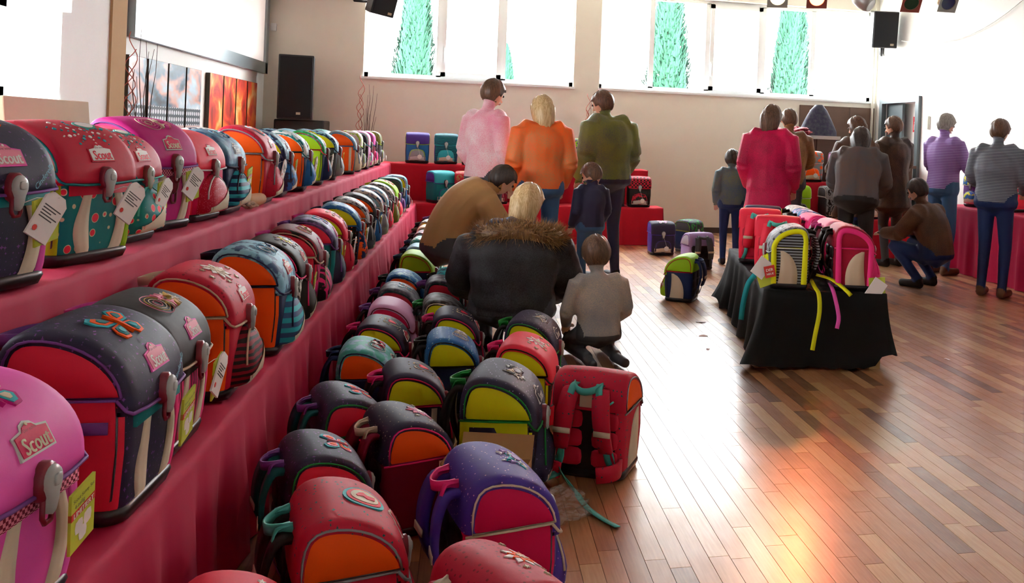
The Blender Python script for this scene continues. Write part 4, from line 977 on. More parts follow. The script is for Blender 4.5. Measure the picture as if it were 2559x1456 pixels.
# canvas prints
def printmat(name, cols, seed, kind):
    m, n, l, b = base_mat(name, .45, .4); tc = n.new('ShaderNodeTexCoord').outputs['Object']
    v = n.new('ShaderNodeTexNoise'); v.inputs['Scale'].default_value = 1.6; v.inputs['Detail'].default_value = 3; v.inputs['Distortion'].default_value = 1.2 if kind else .3
    mp = n.new('ShaderNodeMapping'); mp.inputs['Location'].default_value = (seed, seed, 0); mp.inputs['Scale'].default_value = (1, 1.2, 2.6) if not kind else (1, 1.6, 1.6); l.new(tc, mp.inputs[0]); l.new(mp.outputs[0], v.inputs['Vector'])
    r = n.new('ShaderNodeValToRGB'); l.new(v.outputs['Fac'], r.inputs[0]); el = r.color_ramp.elements
    while len(el) < len(cols): el.new(.5)
    for i, c in enumerate(cols): el[i].position = .3+.4*i/(len(cols)-1); el[i].color = lin(c)
    col = r.outputs['Color']
    if not kind:
        s = n.new('ShaderNodeSeparateXYZ'); l.new(tc, s.inputs[0]); ck = n.new('ShaderNodeTexVoronoi'); ck.voronoi_dimensions = '2D'; ck.inputs['Scale'].default_value = 17; ck.inputs['Randomness'].default_value = .05
        cb = n.new('ShaderNodeCombineXYZ'); l.new(s.outputs['Y'], cb.inputs[0]); l.new(s.outputs['Z'], cb.inputs[1]); l.new(cb.outputs[0], ck.inputs['Vector']); dots = mixc(n, l, ramp(n, l, ck.outputs['Distance'], .30, .38), lin('#d8dce0'), lin('#3a4550'))
        band = n.new('ShaderNodeMath'); band.operation = 'LESS_THAN'; l.new(s.outputs['Z'], band.inputs[0]); band.inputs[1].default_value = 1.46
        col = mixc(n, l, band.outputs[0], col, dots)
        b2 = n.new('ShaderNodeMath'); b2.operation = 'LESS_THAN'; l.new(s.outputs['Z'], b2.inputs[0]); b2.inputs[1].default_value = 1.30; col = mixc(n, l, b2.outputs[0], col, lin('#c9a9a4'))
    l.new(col, b.inputs['Base Color']); return m
PM1 = printmat('turntable print', ('#1e2a36', '#4a6a80', '#d9a090', '#b8d0dc', '#eef2f4'), 3, 0); PM2 = printmat('glow print', ('#5a2410', '#b8321c', '#e2402e', '#f28a30', '#ffd890'), 8, 1)
EDGE = plain('canvas edge', '#4a4036', .8)
words = ('first', 'second', 'third', 'fourth')
for grp, ys, pm, wd in (('blue record player', (7.42, 7.84, 8.34, 8.83, 9.31), PM1, 'window'), ('orange glow', (9.56, 10.08, 10.59, 11.09, 11.58), PM2, 'window')):
    for i in range(4):
        b = MB(); y0, y1 = ys[i]+.02, ys[i+1]-.02; b.box(-2.655, -2.615, y0, y1, 1.22, 1.845, 0)
        b.add([(-2.6145, y0+.002, 1.222), (-2.6145, y1-.002, 1.222), (-2.6145, y1-.002, 1.843), (-2.6145, y0+.002, 1.843)], [(0, 1, 2, 3)], 1)
        o = tag(ob('canvas_print', b.mesh('canvas_print', False), [EDGE, pm]), 'narrow canvas of the %s picture, %s panel counted from the side window' % (grp, words[i]), 'picture', grp+' canvas panels')
b = MB(); b.box(-2.66, -2.635, 11.96, 12.04, 2.5, 2.6)
# sensor on end wall
e = tag(ob('wall_sensor', bevbox('wall_sensor', .07, .04, .1, .008), plain('white plastic', '#e6e6e2', .4), None, (-2.56, 12.08, 2.56)), 'small white motion sensor on the end wall by the screen', 'sensor')
# loudspeakers
GRILL = plain('speaker grille', '#16181b', .65, .3, noise_amt=.3); BADGEM = plain('small metal badge', '#b9b096', .3, .5, .6)
def speaker(name, label, loc, w, d, h, rot, bracket=None):
    e = empty(name, loc, rot=rot); tag(e, label, 'loudspeaker')
    ob('cabinet', bevbox('cabinet', w, d, h, .015), BLACKP, e)
    o = ob('grille', bevbox('grille', w*.92, .02, h*.95, .006, z0=h*.025), GRILL, e, (0, -d/2-.004, 0)); ob('badge', bevbox('badge', .05, .006, .03, .002), BADGEM, e, (w*.1 if not bracket else w*.28, -d/2-.017, h*.07))
    if bracket:
        b = MB()
        for P in bracket: b.tube(P, .018, 8)
        ob('bracket_arm', b.mesh('bracket_arm'), BLACKP, e); ob('bracket_plate', bevbox('bracket_plate', .1, .03, .22, .004), BLACKP, e, bracket[0][-1])
    return e
speaker('floor_loudspeaker', 'tall black loudspeaker standing in the corner by the canvases', (-2.17, 11.62, 1.415), .41, .38, .80, (0, 0, R(8)))
o = tag(ob('subwoofer', bevbox('subwoofer', .6, .46, 1.41, .02), BLACKP, None, (-2.12, 11.84, .001)), 'black subwoofer cabinet under the tall corner loudspeaker', 'loudspeaker')
speaker('wall_loudspeaker', 'black loudspeaker on a bracket left of the first window band', (-1.2, 11.55, 2.80), .30, .26, .45, (R(14), R(8), R(25)), [[(0, .1, .12), (-.1, .3, .1), (-.2, .48, .06)]])
speaker('wall_loudspeaker', 'black loudspeaker on a bracket in the corner above the doorway', (5.78, 11.5, 2.79), .36, .28, .52, (R(10), 0, R(-14)), [[(0, .05, .02), (.02, .1, -.12), (.12, .46, -.14)]])
# twig vases
TWIG = plain('dark twig', '#4a3228', .8); REDTW = plain('curly red willow', '#b4503c', .7); VASE = plain('grey ceramic vase', '#8d8a86', .4)
def twigs(label, x, y, z, h, seed, vh):
    e = empty('twig_vase', (x, y, z)); tag(e, label, 'vase', 'tall vases of twigs'); r = random.Random(seed)
    V = []; F = []; pr = [(.0, 0), (.07, 0), (.085, vh*.3), (.09, vh*.7), (.06, vh*.92), (.07, vh), (.055, vh), (.05, vh*.9), (0, vh*.88)]
    for rr, zz in pr:
        for k in range(16): V.append((rr*math.cos(k*math.pi/8), rr*math.sin(k*math.pi/8), zz))
    for i in range(len(pr)-1):
        for k in range(16): F.append((i*16+k, i*16+(k+1) % 16, (i+1)*16+(k+1) % 16, (i+1)*16+k))
    ob('vase', mk('vase', V, F), VASE, e)
    for i in range(9):
        b = MB(); a = r.uniform(0, 6.28); sp = r.uniform(.02, .13); hh = h*r.uniform(.7, 1); P = [(.02*math.cos(a), .02*math.sin(a), vh*.7)]
        for j in range(1, 7): P.append((sp*j/6*math.cos(a)+r.uniform(-.012, .012), sp*j/6*math.sin(a)+r.uniform(-.012, .012), vh*.7+(hh-vh*.7)*j/6))
        b.tube(P, [.006-.0007*j for j in range(7)], 5); ob('twig', b.mesh('twig'), TWIG, e)
    for i in range(3):
        b = MB(); P = [(-.07-.03*i/2+.03*math.sin(t*24+i*2.2), -.02+.03*math.cos(t*24+i), vh*.8+(h-vh*.8)*t*(.95-.1*i)) for t in np.linspace(0, 1, 36)]
        b.tube(P, .0035, 5); ob('curly_twig', b.mesh('curly_twig'), REDTW, e)
twigs('tall vase of twigs before the record player canvases', -2.48, 7.35, 0, 2.08, 1, .95)
twigs('vase of twigs on the end wall under the first window', -1.33, 11.85, 0, 2.08, 2, 1.1)
twigs('vase of twigs behind the man in the olive jacket', 1.66, 11.85, 0, 1.98, 3, 1.1)
# cardboard by the side window
CARD = plain('cardboard', '#b08a5c', .85, .2, noise_amt=.08); CARD2 = plain('pale cardboard', '#cdb89a', .85, .2, noise_amt=.06)
o = tag(ob('cardboard_sheet', bevbox('cardboard_sheet', .02, .75, .495, .004), CARD2, None, (-1.71, 4.12, .924), (0, R(-5), 0)), 'pale cardboard sheet leaning behind the upper shelf', 'cardboard')
# open box among the floor satchels
b = MB(); S = .125; t = .004
for (x0, x1, y0, y1) in ((-S, S, -S*.8, -S*.8+t), (-S, S, S*.8-t, S*.8), (-S, -S+t, -S*.8, S*.8), (S-t, S, -S*.8, S*.8)): b.box(x0, x1, y0, y1, 0, .22)
b.box(-S, S, -S*.8, S*.8, 0, t)
e = tag(ob('cardboard_box', b.mesh('cardboard_box', False), CARD, None, (.105, 2.93, .003), (0, 0, R(-14))), 'open brown cardboard box between floor satchels', 'box')
b = MB(); b.box(-S, S, 0, t, 0, .08); ob('box_flap', b.mesh('box_flap', False), CARD, e, (0, S*.8, .22), (R(-25), 0, 0)); ob('box_flap', b.mesh('box_flap', False), CARD, e, (-S+.002, 0, .22), (R(-20), 0, R(90)), (.75, 1, .6))
# paper roll on upper shelf, scraps, plastic bag
b = MB(); b.tube([(0, -.09, .035), (0, -.05, .036), (0, .05, .034), (0, .11, .035)], [.028, .034, .034, .03], 12)
e = tag(ob('packing_roll', b.mesh('packing_roll'), plain('brown packing paper', '#b98a5e', .7, noise_amt=.1), None, (T2x(4.65)-.05, 4.68, Z2+.004), (0, 0, R(-10))), 'brown packing paper roll on the upper shelf edge', 'paper')
def crumple(nm, label, cat, loc, sx, sy, sz, mat, seed, sub=4):
    bm = bmesh.new(); bmesh.ops.create_icosphere(bm, subdivisions=sub, radius=1)
    for v in bm.verts:
        q = v.co.copy(); d = noise.noise(q*1.7+Vector((seed, 0, 0)))*.5+abs(noise.noise(q*4.5+Vector((0, seed, 0))))*.35
        q *= 1+d-.2; v.co = Vector((q.x*sx, q.y*sy, max(q.z, -.95)*sz+sz*.95))
    me = bpy.data.meshes.new(nm); bm.to_mesh(me); bm.free(); return tag(ob(nm, me, mat, None, loc), label, cat)
film = bpy.data.materials.new('clear film'); film.use_nodes = True
n, l = nt(film); n.remove(n['Principled BSDF']); tr = n.new('ShaderNodeBsdfTransparent'); tr.inputs[0].default_value = (.95, .93, .9, 1); gl = n.new('ShaderNodeBsdfGlossy'); gl.inputs['Roughness'].default_value = .12
mx = n.new('ShaderNodeMixShader'); mx.inputs[0].default_value = .14; l.new(tr.outputs[0], mx.inputs[1]); l.new(gl.outputs[0], mx.inputs[2]); l.new(mx.outputs[0], n['Material Output'].inputs[0])
crumple('plastic_bag', 'crumpled clear plastic bag on the parquet beside the purple satchel', 'plastic bag', (.345, 3.02, .002), .13, .10, .05, film, 3)
crumple('packing_paper', 'small crumpled beige tissue on the upper shelf edge', 'paper', (T2x(4.56)-.03, 4.57, Z2+.004), .035, .03, .022, plain('beige tissue', '#cfa98e', .8), 5, 3)
for i, (x, y, w) in enumerate(((1.62, 5.72, .035), (1.55, 5.35, .02), (3.05, 5.0, .02), (1.72, 6.15, .04))):
    b = MB(); b.add([(-w, -w*.4, .002), (w*.8, -w*.5, .004), (w, w*.3, .002), (.1*w, w*.5, .007), (-w*.7, w*.4, .003), (-w, -w*.4, .0012), (w*.8, -w*.5, .0032), (w, w*.3, .0012), (.1*w, w*.5, .006), (-w*.7, w*.4, .0022)], [(0, 1, 2, 3, 4), (9, 8, 7, 6, 5)])
    tag(ob('paper_scrap', b.mesh('paper_scrap', False), plain('scrap', '#e4d8cc', .7), None, (x, y, .0), (0, 0, i)), ('torn paper scrap between the black table and the kneeling child', 'tiny paper fleck close to the black table corner', 'tiny white paper fleck far out on the open parquet', 'pale crumpled paper strip beside the lime and navy satchel')[i], 'paper scrap', 'paper scraps on the floor')

# ------------------------------------------------------------------ bar, doorway and right side
WOOD = plain('dark brown veneer', '#5c4334', .5, .4, noise_amt=.18); GREYF = plain('grey metal door frame', '#5d6668', .4, .5, .3)
e = empty('wooden_bar', (4.2, 10.75, 0)); tag(e, 'high brown wooden bar behind the satchel shelves', 'bar counter'); bpy.context.view_layer.update()
for i in range(4): b = MB(); b.box(3.6+.27*i, 3.862+.27*i, 10.5, 10.98, 0, 1.42); kid('panel', b, WOOD, e)
b = MB(); b.box(3.56, 4.72, 10.46, 11.02, 1.42, 1.465); kid('bar_top', b, plain('pale bar top', '#b7afa6', .3), e)
e = empty('wooden_counter', (5.5, 10.6, 0)); tag(e, 'lower brown counter running to the doorway', 'counter'); bpy.context.view_layer.update()
for i in range(4): b = MB(); b.box(4.74+.29*i, 5.025+.29*i, 10.7, 10.98, 0, 1.07); kid('panel', b, WOOD, e)
b = MB(); b.box(4.73, 5.93, 10.66, 11.02, 1.07, 1.11); kid('counter_top', b, WOOD, e)
b = MB()
for i in range(3): b.box(4.75+.4*i, 5.145+.4*i, 12.06, 12.099, 0, 1.95)
e = empty('wall_cladding', (5.4, 12.08, 0)); tag(e, 'brown wooden panelling on the end wall below the window', 'panelling'); bpy.context.view_layer.update()
for i in range(3): b = MB(); b.box(4.78+.4*i, 5.175+.4*i, 12.06, 12.099, 0, 1.93); kid('panel', b, WOOD, e)
b = MB(); b.box(5.97, 6.04, 10.74, 10.83, 0, 2.07); b.box(5.97, 6.04, 11.81, 11.9, 0, 2.07); b.box(5.97, 6.04, 10.83, 11.81, 1.99, 2.07)
e = struct(ob('door_1', b.mesh('door_1', False), GREYF), 'grey metal door frame in the white side wall')
b = MB(); b.box(6.2, 6.24, 10.7, 11.95, 0, 2.1); struct(ob('wall_corridor', b.mesh('wall_corridor', False), WHITEW), 'white corridor wall seen through the doorway')
b = MB(); b.box(6.06, 6.10, 11.35, 11.82, .01, 1.985); ob('door_leaf', b.mesh('door_leaf', False), plain('dark grey door', '#4a5356', .4), e)
b = MB(); b.box(6.185, 6.199, 11.06, 11.26, 1.58, 1.80, 0)
e = tag(ob('fire_sign', b.mesh('fire_sign', False), plain('sign red', '#c8202c', .5)), 'red fire hose sign in the corridor beyond the doorway', 'sign')
b = MB(); b.tube([(6.183, 11.16+.05*math.cos(t), 1.7+.05*math.sin(t)) for t in np.linspace(0, 5, 14)], .008, 5); b.tube([(6.183, 11.21, 1.69), (6.183, 11.22, 1.61)], .008, 5); ob('sign_symbol', b.mesh('sign_symbol'), WHT, e)
e = tag(ob('wall_phone', bevbox('wall_phone', .035, .1, .17, .008), plain('ivory plastic', '#d9d6c4', .4), None, (6.0, 10.55, 1.62)), 'small ivory intercom handset on the white wall', 'intercom')
b = MB(); b.box(5.995, 6.02, 10.05, 10.42, 1.35, 1.81); tag(ob('notice_board', b.mesh('notice_board', False), plain('white board', '#f0f0ee', .4)), 'white notice board on the side wall', 'board')
b = MB(); b.box(5.985, 5.996, 10.08, 10.4, 1.28, 1.47); tag(ob('wall_poster', b.mesh('wall_poster', False), fab('violet:print:rose:.5')), 'small purple poster below the white notice board', 'poster')
b = MB(); b.tube([(5.93, 12.05, .0), (5.93, 12.05, 2.0), (5.93, 12.05, 3.58)], .02, 8); tag(ob('wall_pipe', b.mesh('wall_pipe'), plain('ivory pipe', '#cfcbbb', .5)), 'ivory pipe running up the room corner', 'pipe')
b = MB(); P = [(5.9+.09*min(1, t*3), 11.15-t*4.0, 2.86+1.0*t**2-.25*math.sin(math.pi*t)) for t in np.linspace(0, .84, 14)]; b.tube(P, .006, 5)
tag(ob('speaker_cable', b.mesh('speaker_cable'), plain('white cable', '#dcdcd8', .5)), 'thin white cable sagging along the side wall', 'cable')
# clothes on the bar
crumple('folded_scarf', 'rosy scarf heap lying on the high bar', 'scarf', (3.85, 10.72, 1.466), .2, .15, .05, fab('rose'), 9)
crumple('folded_jacket', 'dark red jacket heap lying on the high bar', 'jacket', (4.25, 10.72, 1.466), .18, .15, .055, fab('darkred'), 12)
e = empty('coat_rack', (4.72, 11.25, 0)); tag(e, 'coat rack pole with a dark coat behind the bar', 'coat rack')
b = MB(); b.tube([(0, 0, 0), (0, 0, 1.9)], .018, 8); b.tube([(-.12, 0, 1.82), (0, 0, 1.78), (.12, 0, 1.82)], .01, 6); ob('pole', b.mesh('pole'), BLACKP, e)
V = []; F = []; ns = 20
for j in range(14):
    t = j/13; z = 1.90-.95*t; rx = .05+.22*min(1, t*2.6)**.7; ry = .06+.09*t
    for k in range(ns):
        a = 2*math.pi*k/ns; f = 1+.12*math.sin(a*5+t*2)*t; V.append((rx*f*math.cos(a), ry*f*math.sin(a)-.03, z))
for j in range(13):
    for k in range(ns): F.append((j*ns+k, j*ns+(k+1) % ns, (j+1)*ns+(k+1) % ns, (j+1)*ns+k))
F.append(tuple(range(ns))[::-1]); o = ob('coat', mk('coat', V, F), fab('navy:denim:dgrey'), None, (4.72, 11.25, 0)); tag(o, 'dark blue quilted coat hanging on the coat rack', 'coat')

# ------------------------------------------------------------------ stage lamps
e = empty('lighting_bar', (3.8, 8.05, 3.28)); tag(e, 'black lighting bar under the ceiling carrying the stage lamps', 'lighting bar'); bpy.context.view_layer.update()
b = MB(); b.tube([(2.4, 8.05, 3.28), (5.2, 8.05, 3.28)], .025, 10); kid('rail', b, BLACKP, e, True)
for x in (2.7, 4.9): b = MB(); b.tube([(x, 8.05, 3.28), (x, 8.05, 3.605)], .012, 8); kid('hanger', b, BLACKP, e, True)
def lamp(label, x, z, kind, tgt, frame, lens, em=None):
    loc = Vector((x, 8.0, z)); d = (Vector(tgt)-loc).normalized(); q = d.to_track_quat('-Z', 'Y').to_euler()
    e = empty('stage_lamp', loc, rot=q); tag(e, label, 'stage lamp', 'stage lamps')
    V = []; F = []; pr = [(.0, .2), (.05, .2), (.075, .17), (.085, .1), (.085, -.02), (.078, -.02), (.07, .06), (0, .07)]
    if kind == 'oval': pr = [(0, .17), (.05, .165), (.095, .11), (.11, .04), (.105, -.03), (.085, -.06), (.07, -.055), (0, -.05)]
    for r, zz in pr:
        for k in range(18): V.append((r*math.cos(k*math.pi/9), r*math.sin(k*math.pi/9)*(.8 if kind == 'oval' else 1), zz))
    for i in range(len(pr)-1):
        for k in range(18): F.append((i*18+k, (i+1)*18+k, (i+1)*18+(k+1) % 18, i*18+(k+1) % 18))
    ob('housing', mk('housing', V, F), plain('silver housing', '#a9aaa6', .35, .5, .6) if kind == 'oval' else plain('brass grey housing', '#a89878', .35, .5, .6), e)
    b = MB(); b.add([(0, 0, -.012)]+[(.074*math.cos(k*math.pi/10), .074*math.sin(k*math.pi/10), -.018) for k in range(20)], [(0, 1+(k+1) % 20, 1+k) for k in range(20)])
    ob('lens', b.mesh('lens'), lens, e)
    if frame:
        V = []; F = []
        for zz in (-.022, -.028):
            for rr in (.076, 0):
                for k in range(24):
                    a = 2*math.pi*k/24; c_, s_ = math.cos(a), math.sin(a); m = .1/max(abs(c_), abs(s_)) if rr == 0 else rr; V.append((m*c_, m*s_, zz))
        for k in range(24):
            j = (k+1) % 24; F += [(k, j, 24+j, 24+k), (48+k, 72+k, 72+j, 48+j), (24+k, 24+j, 72+j, 72+k), (k, 48+k, 48+j, j)]
        ob('filter_frame', mk('filter_frame', V, F, smooth=False), frame, e)
    b = MB(); im = q.to_matrix().inverted(); top = im@Vector((0, .05, 3.27-z))
    b.tube([(-.1, 0, .07), tuple(top+Vector((-.04, 0, 0))), tuple(top), tuple(top+Vector((.04, 0, 0))), (.1, 0, .07)], .007, 6); ob('yoke', b.mesh('yoke'), BLACKP, e)
    if em:
        ld = bpy.data.lights.new('lamp_beam', 'SPOT'); ld.energy = em[1]; ld.color = em[0]; ld.spot_size = R(62); ld.spot_blend = .8; ld.shadow_soft_size = .075
        lo_ = bpy.data.objects.new('lamp_beam', ld); COL.objects.link(lo_); lo_.parent = e; lo_.location = (0, 0, -.04)
RUST = plain('rust red frame', '#8a4438', .5); GALV = plain('grey frame', '#8f958c', .45)
lamp('lit warm white stage lamp next to the red lit one', 2.89, 2.78, 'par', (1.5, 3.2, 0), GALV, plain('warm lens', '#fff0d0', .3, emit=('#ffe2a8', 6)), ((1, .82, .6), 8))
lamp('lit red stage lamp with square filter frame', 3.30, 2.80, 'par', (1.6, 2.6, 0), RUST, plain('red lens', '#ff6040', .3, emit=('#ff6a48', 5)), ((1, .2, .06), 60))
lamp('silver oval stage lamp tilted away beside the wall loudspeaker', 3.83, 2.79, 'oval', (5.6, 6.4, 1.2), None, plain('dark lens', '#2a3034', .15))
lamp('unlit stage lamp with rust red frame and green lens rim', 4.32, 2.83, 'par', (3.9, 5.0, .6), RUST, plain('green dark lens', '#20402c', .15))
lamp('unlit stage lamp with grey frame and blue lens', 4.73, 2.86, 'par', (4.6, 4.6, .9), GALV, plain('blue dark lens', '#1c2a52', .15))

# ------------------------------------------------------------------ people
SKIN = plain('skin', '#d9a68c', .5, .4, noise_amt=.05); EYE = plain('eye', '#2a2018', .2); LIP = plain('lips', '#b4665c', .4)
def hairmat(name, h1, h2):
    k = 'H'+name
    if k in _M: return _M[k]
    m, n, l, b = base_mat(name, .45, .5); tc = n.new('ShaderNodeTexCoord').outputs['Object']
    mp = n.new('ShaderNodeMapping'); mp.inputs['Scale'].default_value = (90, 90, 8); l.new(tc, mp.inputs[0]); v = n.new('ShaderNodeTexNoise'); v.inputs['Scale'].default_value = 1.5; l.new(mp.outputs[0], v.inputs['Vector'])
    l.new(mixc(n, l, ramp(n, l, v.outputs['Fac'], .35, .65), lin(h1), lin(h2)), b.inputs['Base Color']); _M[k] = m; return m
HAIR = dict(blond=hairmat('blond hair', '#b8935c', '#dcc090'), brown=hairmat('brown hair', '#4a3222', '#6e4e36'), dark=hairmat('dark hair', '#1e1814', '#3a2c24'), grey=hairmat('grey hair', '#77716a', '#a09a92'))
def eloft(mb, P, rx, ry, side, n=16, cat=0):
    P = [Vector(p) for p in P]; k = len(P); V = []; F = []; side = Vector(side)
    for i, p in enumerate(P):
        t = (P[min(i+1, k-1)]-P[max(i-1, 0)]).normalized(); a = (side-t*side.dot(t)).normalized(); b = t.cross(a)
        for j in range(n):
            g = 2*math.pi*j/n; V.append(p+a*math.cos(g)*rx[i]+b*math.sin(g)*ry[i])
    t0 = (P[0]-P[1]).normalized(); t1 = (P[-1]-P[-2]).normalized()
    V += [P[0]+t0*min(rx[0], ry[0])*.6, P[-1]+t1*min(rx[-1], ry[-1])*.6]; c0, c1 = k*n, k*n+1
    for i in range(k-1):
        for j in range(n): F.append((i*n+j, i*n+(j+1) % n, (i+1)*n+(j+1) % n, (i+1)*n+j))
    for j in range(n): F += [(c0, (j+1) % n, j), (c1, (k-1)*n+j, (k-1)*n+(j+1) % n)]
    mb.add(V, F)
def person(label, loc, yaw, cols, J=None, rs=1., thick=.02, puff=0, hair=('short', 'brown'), vox=.0125, look=(0, 1, -.15), hs=1., scale=1., skirt=0, spine=None, group='shoppers in the hall', torso=1.):
    j = dict(pel=(0, 0, .93), mid=(0, .01, 1.12), chest=(0, 0, 1.30), neck=(0, 0, 1.455), head=(0, .03, 1.60),
             sh=(.175, -.005, 1.40), el=(.235, -.03, 1.13), wr=(.215, .12, .93), hip=(.088, 0, .90), kn=(.098, .03, .49), an=(.10, -.03, .085), toe=(.115, .15, .035))
    for k, v in (J or {}).items(): j[k] = v
    j = {k: (tuple(Vector(a)*scale for a in v) if isinstance(v[0], tuple) else Vector(v)*scale) for k, v in j.items()}
    def pr(k):  # left, right
        v = j[k]
        return v if isinstance(v, tuple) else (Vector((-v.x, v.y, v.z)), v)
    R_ = rs*scale; mb = MB(); bones = []
    top, bot, shoe = 0, 1, 2
    S = [j['pel'], j['mid'], j['chest'], j['neck']]
    pts = spline([tuple(S[0]-(S[1]-S[0])*.35)]+[tuple(p) for p in S], 6)
    m = len(pts); rx = []; ry = []
    for i in range(m):
        t = i/(m-1); a = np.interp(t, (0, .22, .45, .68, .86, 1), (.155, .165, .148, .172, .155, .062)); c = np.interp(t, (0, .22, .45, .68, .86, 1), (.105, .12, .108, .122, .098, .06))
        pf = 1+puff*abs(math.sin(t*22)) if puff and t < .88 else 1
        tk = thick if t < .92 else thick*.5
        rx.append((a*torso*pf+tk)*R_); ry.append((c*torso*pf+tk)*R_)
    eloft(mb, pts, rx, ry, (1, 0, 0)); bones += [(pts[i], pts[i+1], .12*R_, top if i > m*.16 else (bot if not skirt else top)) for i in range(m-1)]
    def limb(a, c, r0, r1, cat, pf=0, ns=7):
        P = [a.lerp(c, t) for t in np.linspace(0, 1, ns)]; rr = [(r0+(r1-r0)*t)*(1+pf*abs(math.sin(t*9))) for t in np.linspace(0, 1, ns)]
        eloft(mb, P, rr, rr, (.3, 1, .2), 12); bones.append((a, c, (r0+r1)/2, cat))
    for s in (0, 1):
        sh_, el, wr = pr('sh')[s], pr('el')[s], pr('wr')[s]
        limb(sh_, el, (.052+thick*.9)*R_, (.042+thick*.8)*R_, top, puff); limb(el, wr, (.042+thick*.8)*R_, (.030+thick*.6)*R_, top, puff)
        limb(pts[int(m*.8)], sh_, (.075+thick*.6)*R_, (.058+thick*.9)*R_, top)
        d = (wr-el).normalized(); hl = .085*R_
        sd = Vector((1, 0, 0)); sd = (sd-d*sd.dot(d)).normalized(); nn = d.cross(sd)
        pe = wr+d*hl
        eloft(mb, [wr-d*.01, wr+d*hl*.5, pe], [.03*R_, .040*R_, .038*R_], [.021*R_, .018*R_, .014*R_], sd, 10); bones.append((wr+d*.012, pe, .03*R_, 3))
        for f in range(4):
            o = (f-1.5)*.0195*R_; L = (.068, .078, .074, .058)[f]*R_; a0 = pe+sd*o-d*.012; a1 = a0+d*L*.5+nn*.006; a2 = a1+(d*.75+nn*.65).normalized()*L*.5
            for p, q in ((a0, a1), (a1, a2)): limb(p, q, .0098*R_, .0085*R_, 3, 0, 3)
        sgn = 1 if s == 0 else -1; a0 = wr+d*hl*.25+sd*sgn*.03*R_; a1 = a0+(d*.6+sd*sgn*.7).normalized()*.035*R_; a2 = a1+(d*.95+nn*.3).normalized()*.03*R_
        for p, q in ((a0, a1), (a1, a2)): limb(p, q, .0115*R_, .0095*R_, 3, 0, 3)
        hp, kn, an, toe = pr('hip')[s], pr('kn')[s], pr('an')[s], pr('toe')[s]
        limb(hp, kn, .088*R_, .060*R_, bot); limb(kn, an, .060*R_, .043*R_, bot)
        he = an+(an-toe).normalized()*.045*R_; he.z = max(min(an.z, toe.z), .04*R_) if an.z < .2 else an.z
        limb(he, toe, .042*R_, .036*R_, shoe); limb(an, (an+he)/2, .047*R_, .045*R_, shoe)
    hd = j['head']; lk = Vector(look).normalized(); rt = lk.cross(Vector((0, 0, 1))).normalized(); upv = rt.cross(lk)
    H_ = hs*scale*1.0
    def hp_(x, y, z): return hd+rt*x*H_+lk*y*H_+upv*z*H_
    eloft(mb, [hp_(0, -.012, .085), hp_(0, -.014, .05), hp_(0, -.01, 0), hp_(0, .004, -.05), hp_(0, .022, -.092)], [x*H_ for x in (.048, .072, .077, .066, .040)], [x*H_ for x in (.060, .094, .098, .082, .052)], rt, 16)
    bones.append((hp_(0, 0, .06), hp_(0, .015, -.09), .08*H_, 3))
    limb(j['neck']-(j['neck']-j['chest']).normalized()*.03, hp_(0, -.015, -.05), .052*R_, .05*R_, 3); bones[-1] = (j['neck']+(hd-j['neck'])*.25, hp_(0, -.01, -.05), .05*R_, 3)
    limb(hp_(0, .088, -.005), hp_(0, .108, -.035), .011*H_, .015*H_, 3, 0, 3)
    for s in (-1, 1): limb(hp_(.078*s, -.01, .015), hp_(.08*s, -.01, -.03), .014*H_, .010*H_, 3, 0, 3)
    if skirt:
        P = [j['pel']+Vector((0, 0, .1)), j['pel']-Vector((0, 0, skirt*.5)), j['pel']-Vector((0, 0, skirt))]
        eloft(mb, P, [.19*R_, .22*R_, .25*R_], [.15*R_, .18*R_, .20*R_], (1, 0, 0), 18); bones.append((P[0], P[2]-Vector((0, 0, .03)), .25*R_, top))
    tmp = bpy.data.objects.new('tmp', mb.mesh('tmp')); COL.objects.link(tmp)
    md = tmp.modifiers.new('r', 'REMESH'); md.mode = 'VOXEL'; md.voxel_size = vox*max(.75, scale); md.use_smooth_shade = True
    sm = tmp.modifiers.new('s', 'SMOOTH'); sm.factor = .5; sm.iterations = 2
    me = bpy.data.meshes.new_from_object(tmp.evaluated_get(bpy.context.evaluated_depsgraph_get())); bpy.data.objects.remove(tmp); me.name = 'body'
    nf = len(me.polygons); C = np.empty(nf*3); me.polygons.foreach_get('center', C); C = C.reshape(-1, 3)
    best = np.full(nf, 9e9); cat = np.zeros(nf, int)
    for a, c, r, k in bones:
        a = np.array(a); c = np.array(c); d = c-a; t = np.clip(((C-a)@d)/max(d@d, 1e-9), 0, 1); q = np.linalg.norm(C-(a+t[:, None]*d), axis=1)-r
        w_ = q < best; best[w_] = q[w_]; cat[w_] = k
    e = empty('person', loc, yaw); tag(e, label, 'person', group)
    me.materials.clear()
    for _ in range(4): me.materials.append(None)
    me.polygons.foreach_set('material_index', cat); me.polygons.foreach_set('use_smooth', [True]*nf); me.update()
    ob('body', me, [fab(cols[0]), fab(cols[1]), fab(cols[2]), SKIN], e)
    for s in (-1, 1):
        bm = bmesh.new(); bmesh.ops.create_uvsphere(bm, u_segments=10, v_segments=8, radius=.0105*H_); m2 = bpy.data.meshes.new('eye'); bm.to_mesh(m2); bm.free(); ob('eye', m2, EYE, e, hp_(.031*s, .080, .008))
    b = MB(); b.tube([hp_(-.022, .083, -.058), hp_(0, .093, -.060), hp_(.022, .083, -.058)], [.003*H_, .006*H_, .003*H_], 6); ob('mouth', b.mesh('mouth'), LIP, e)
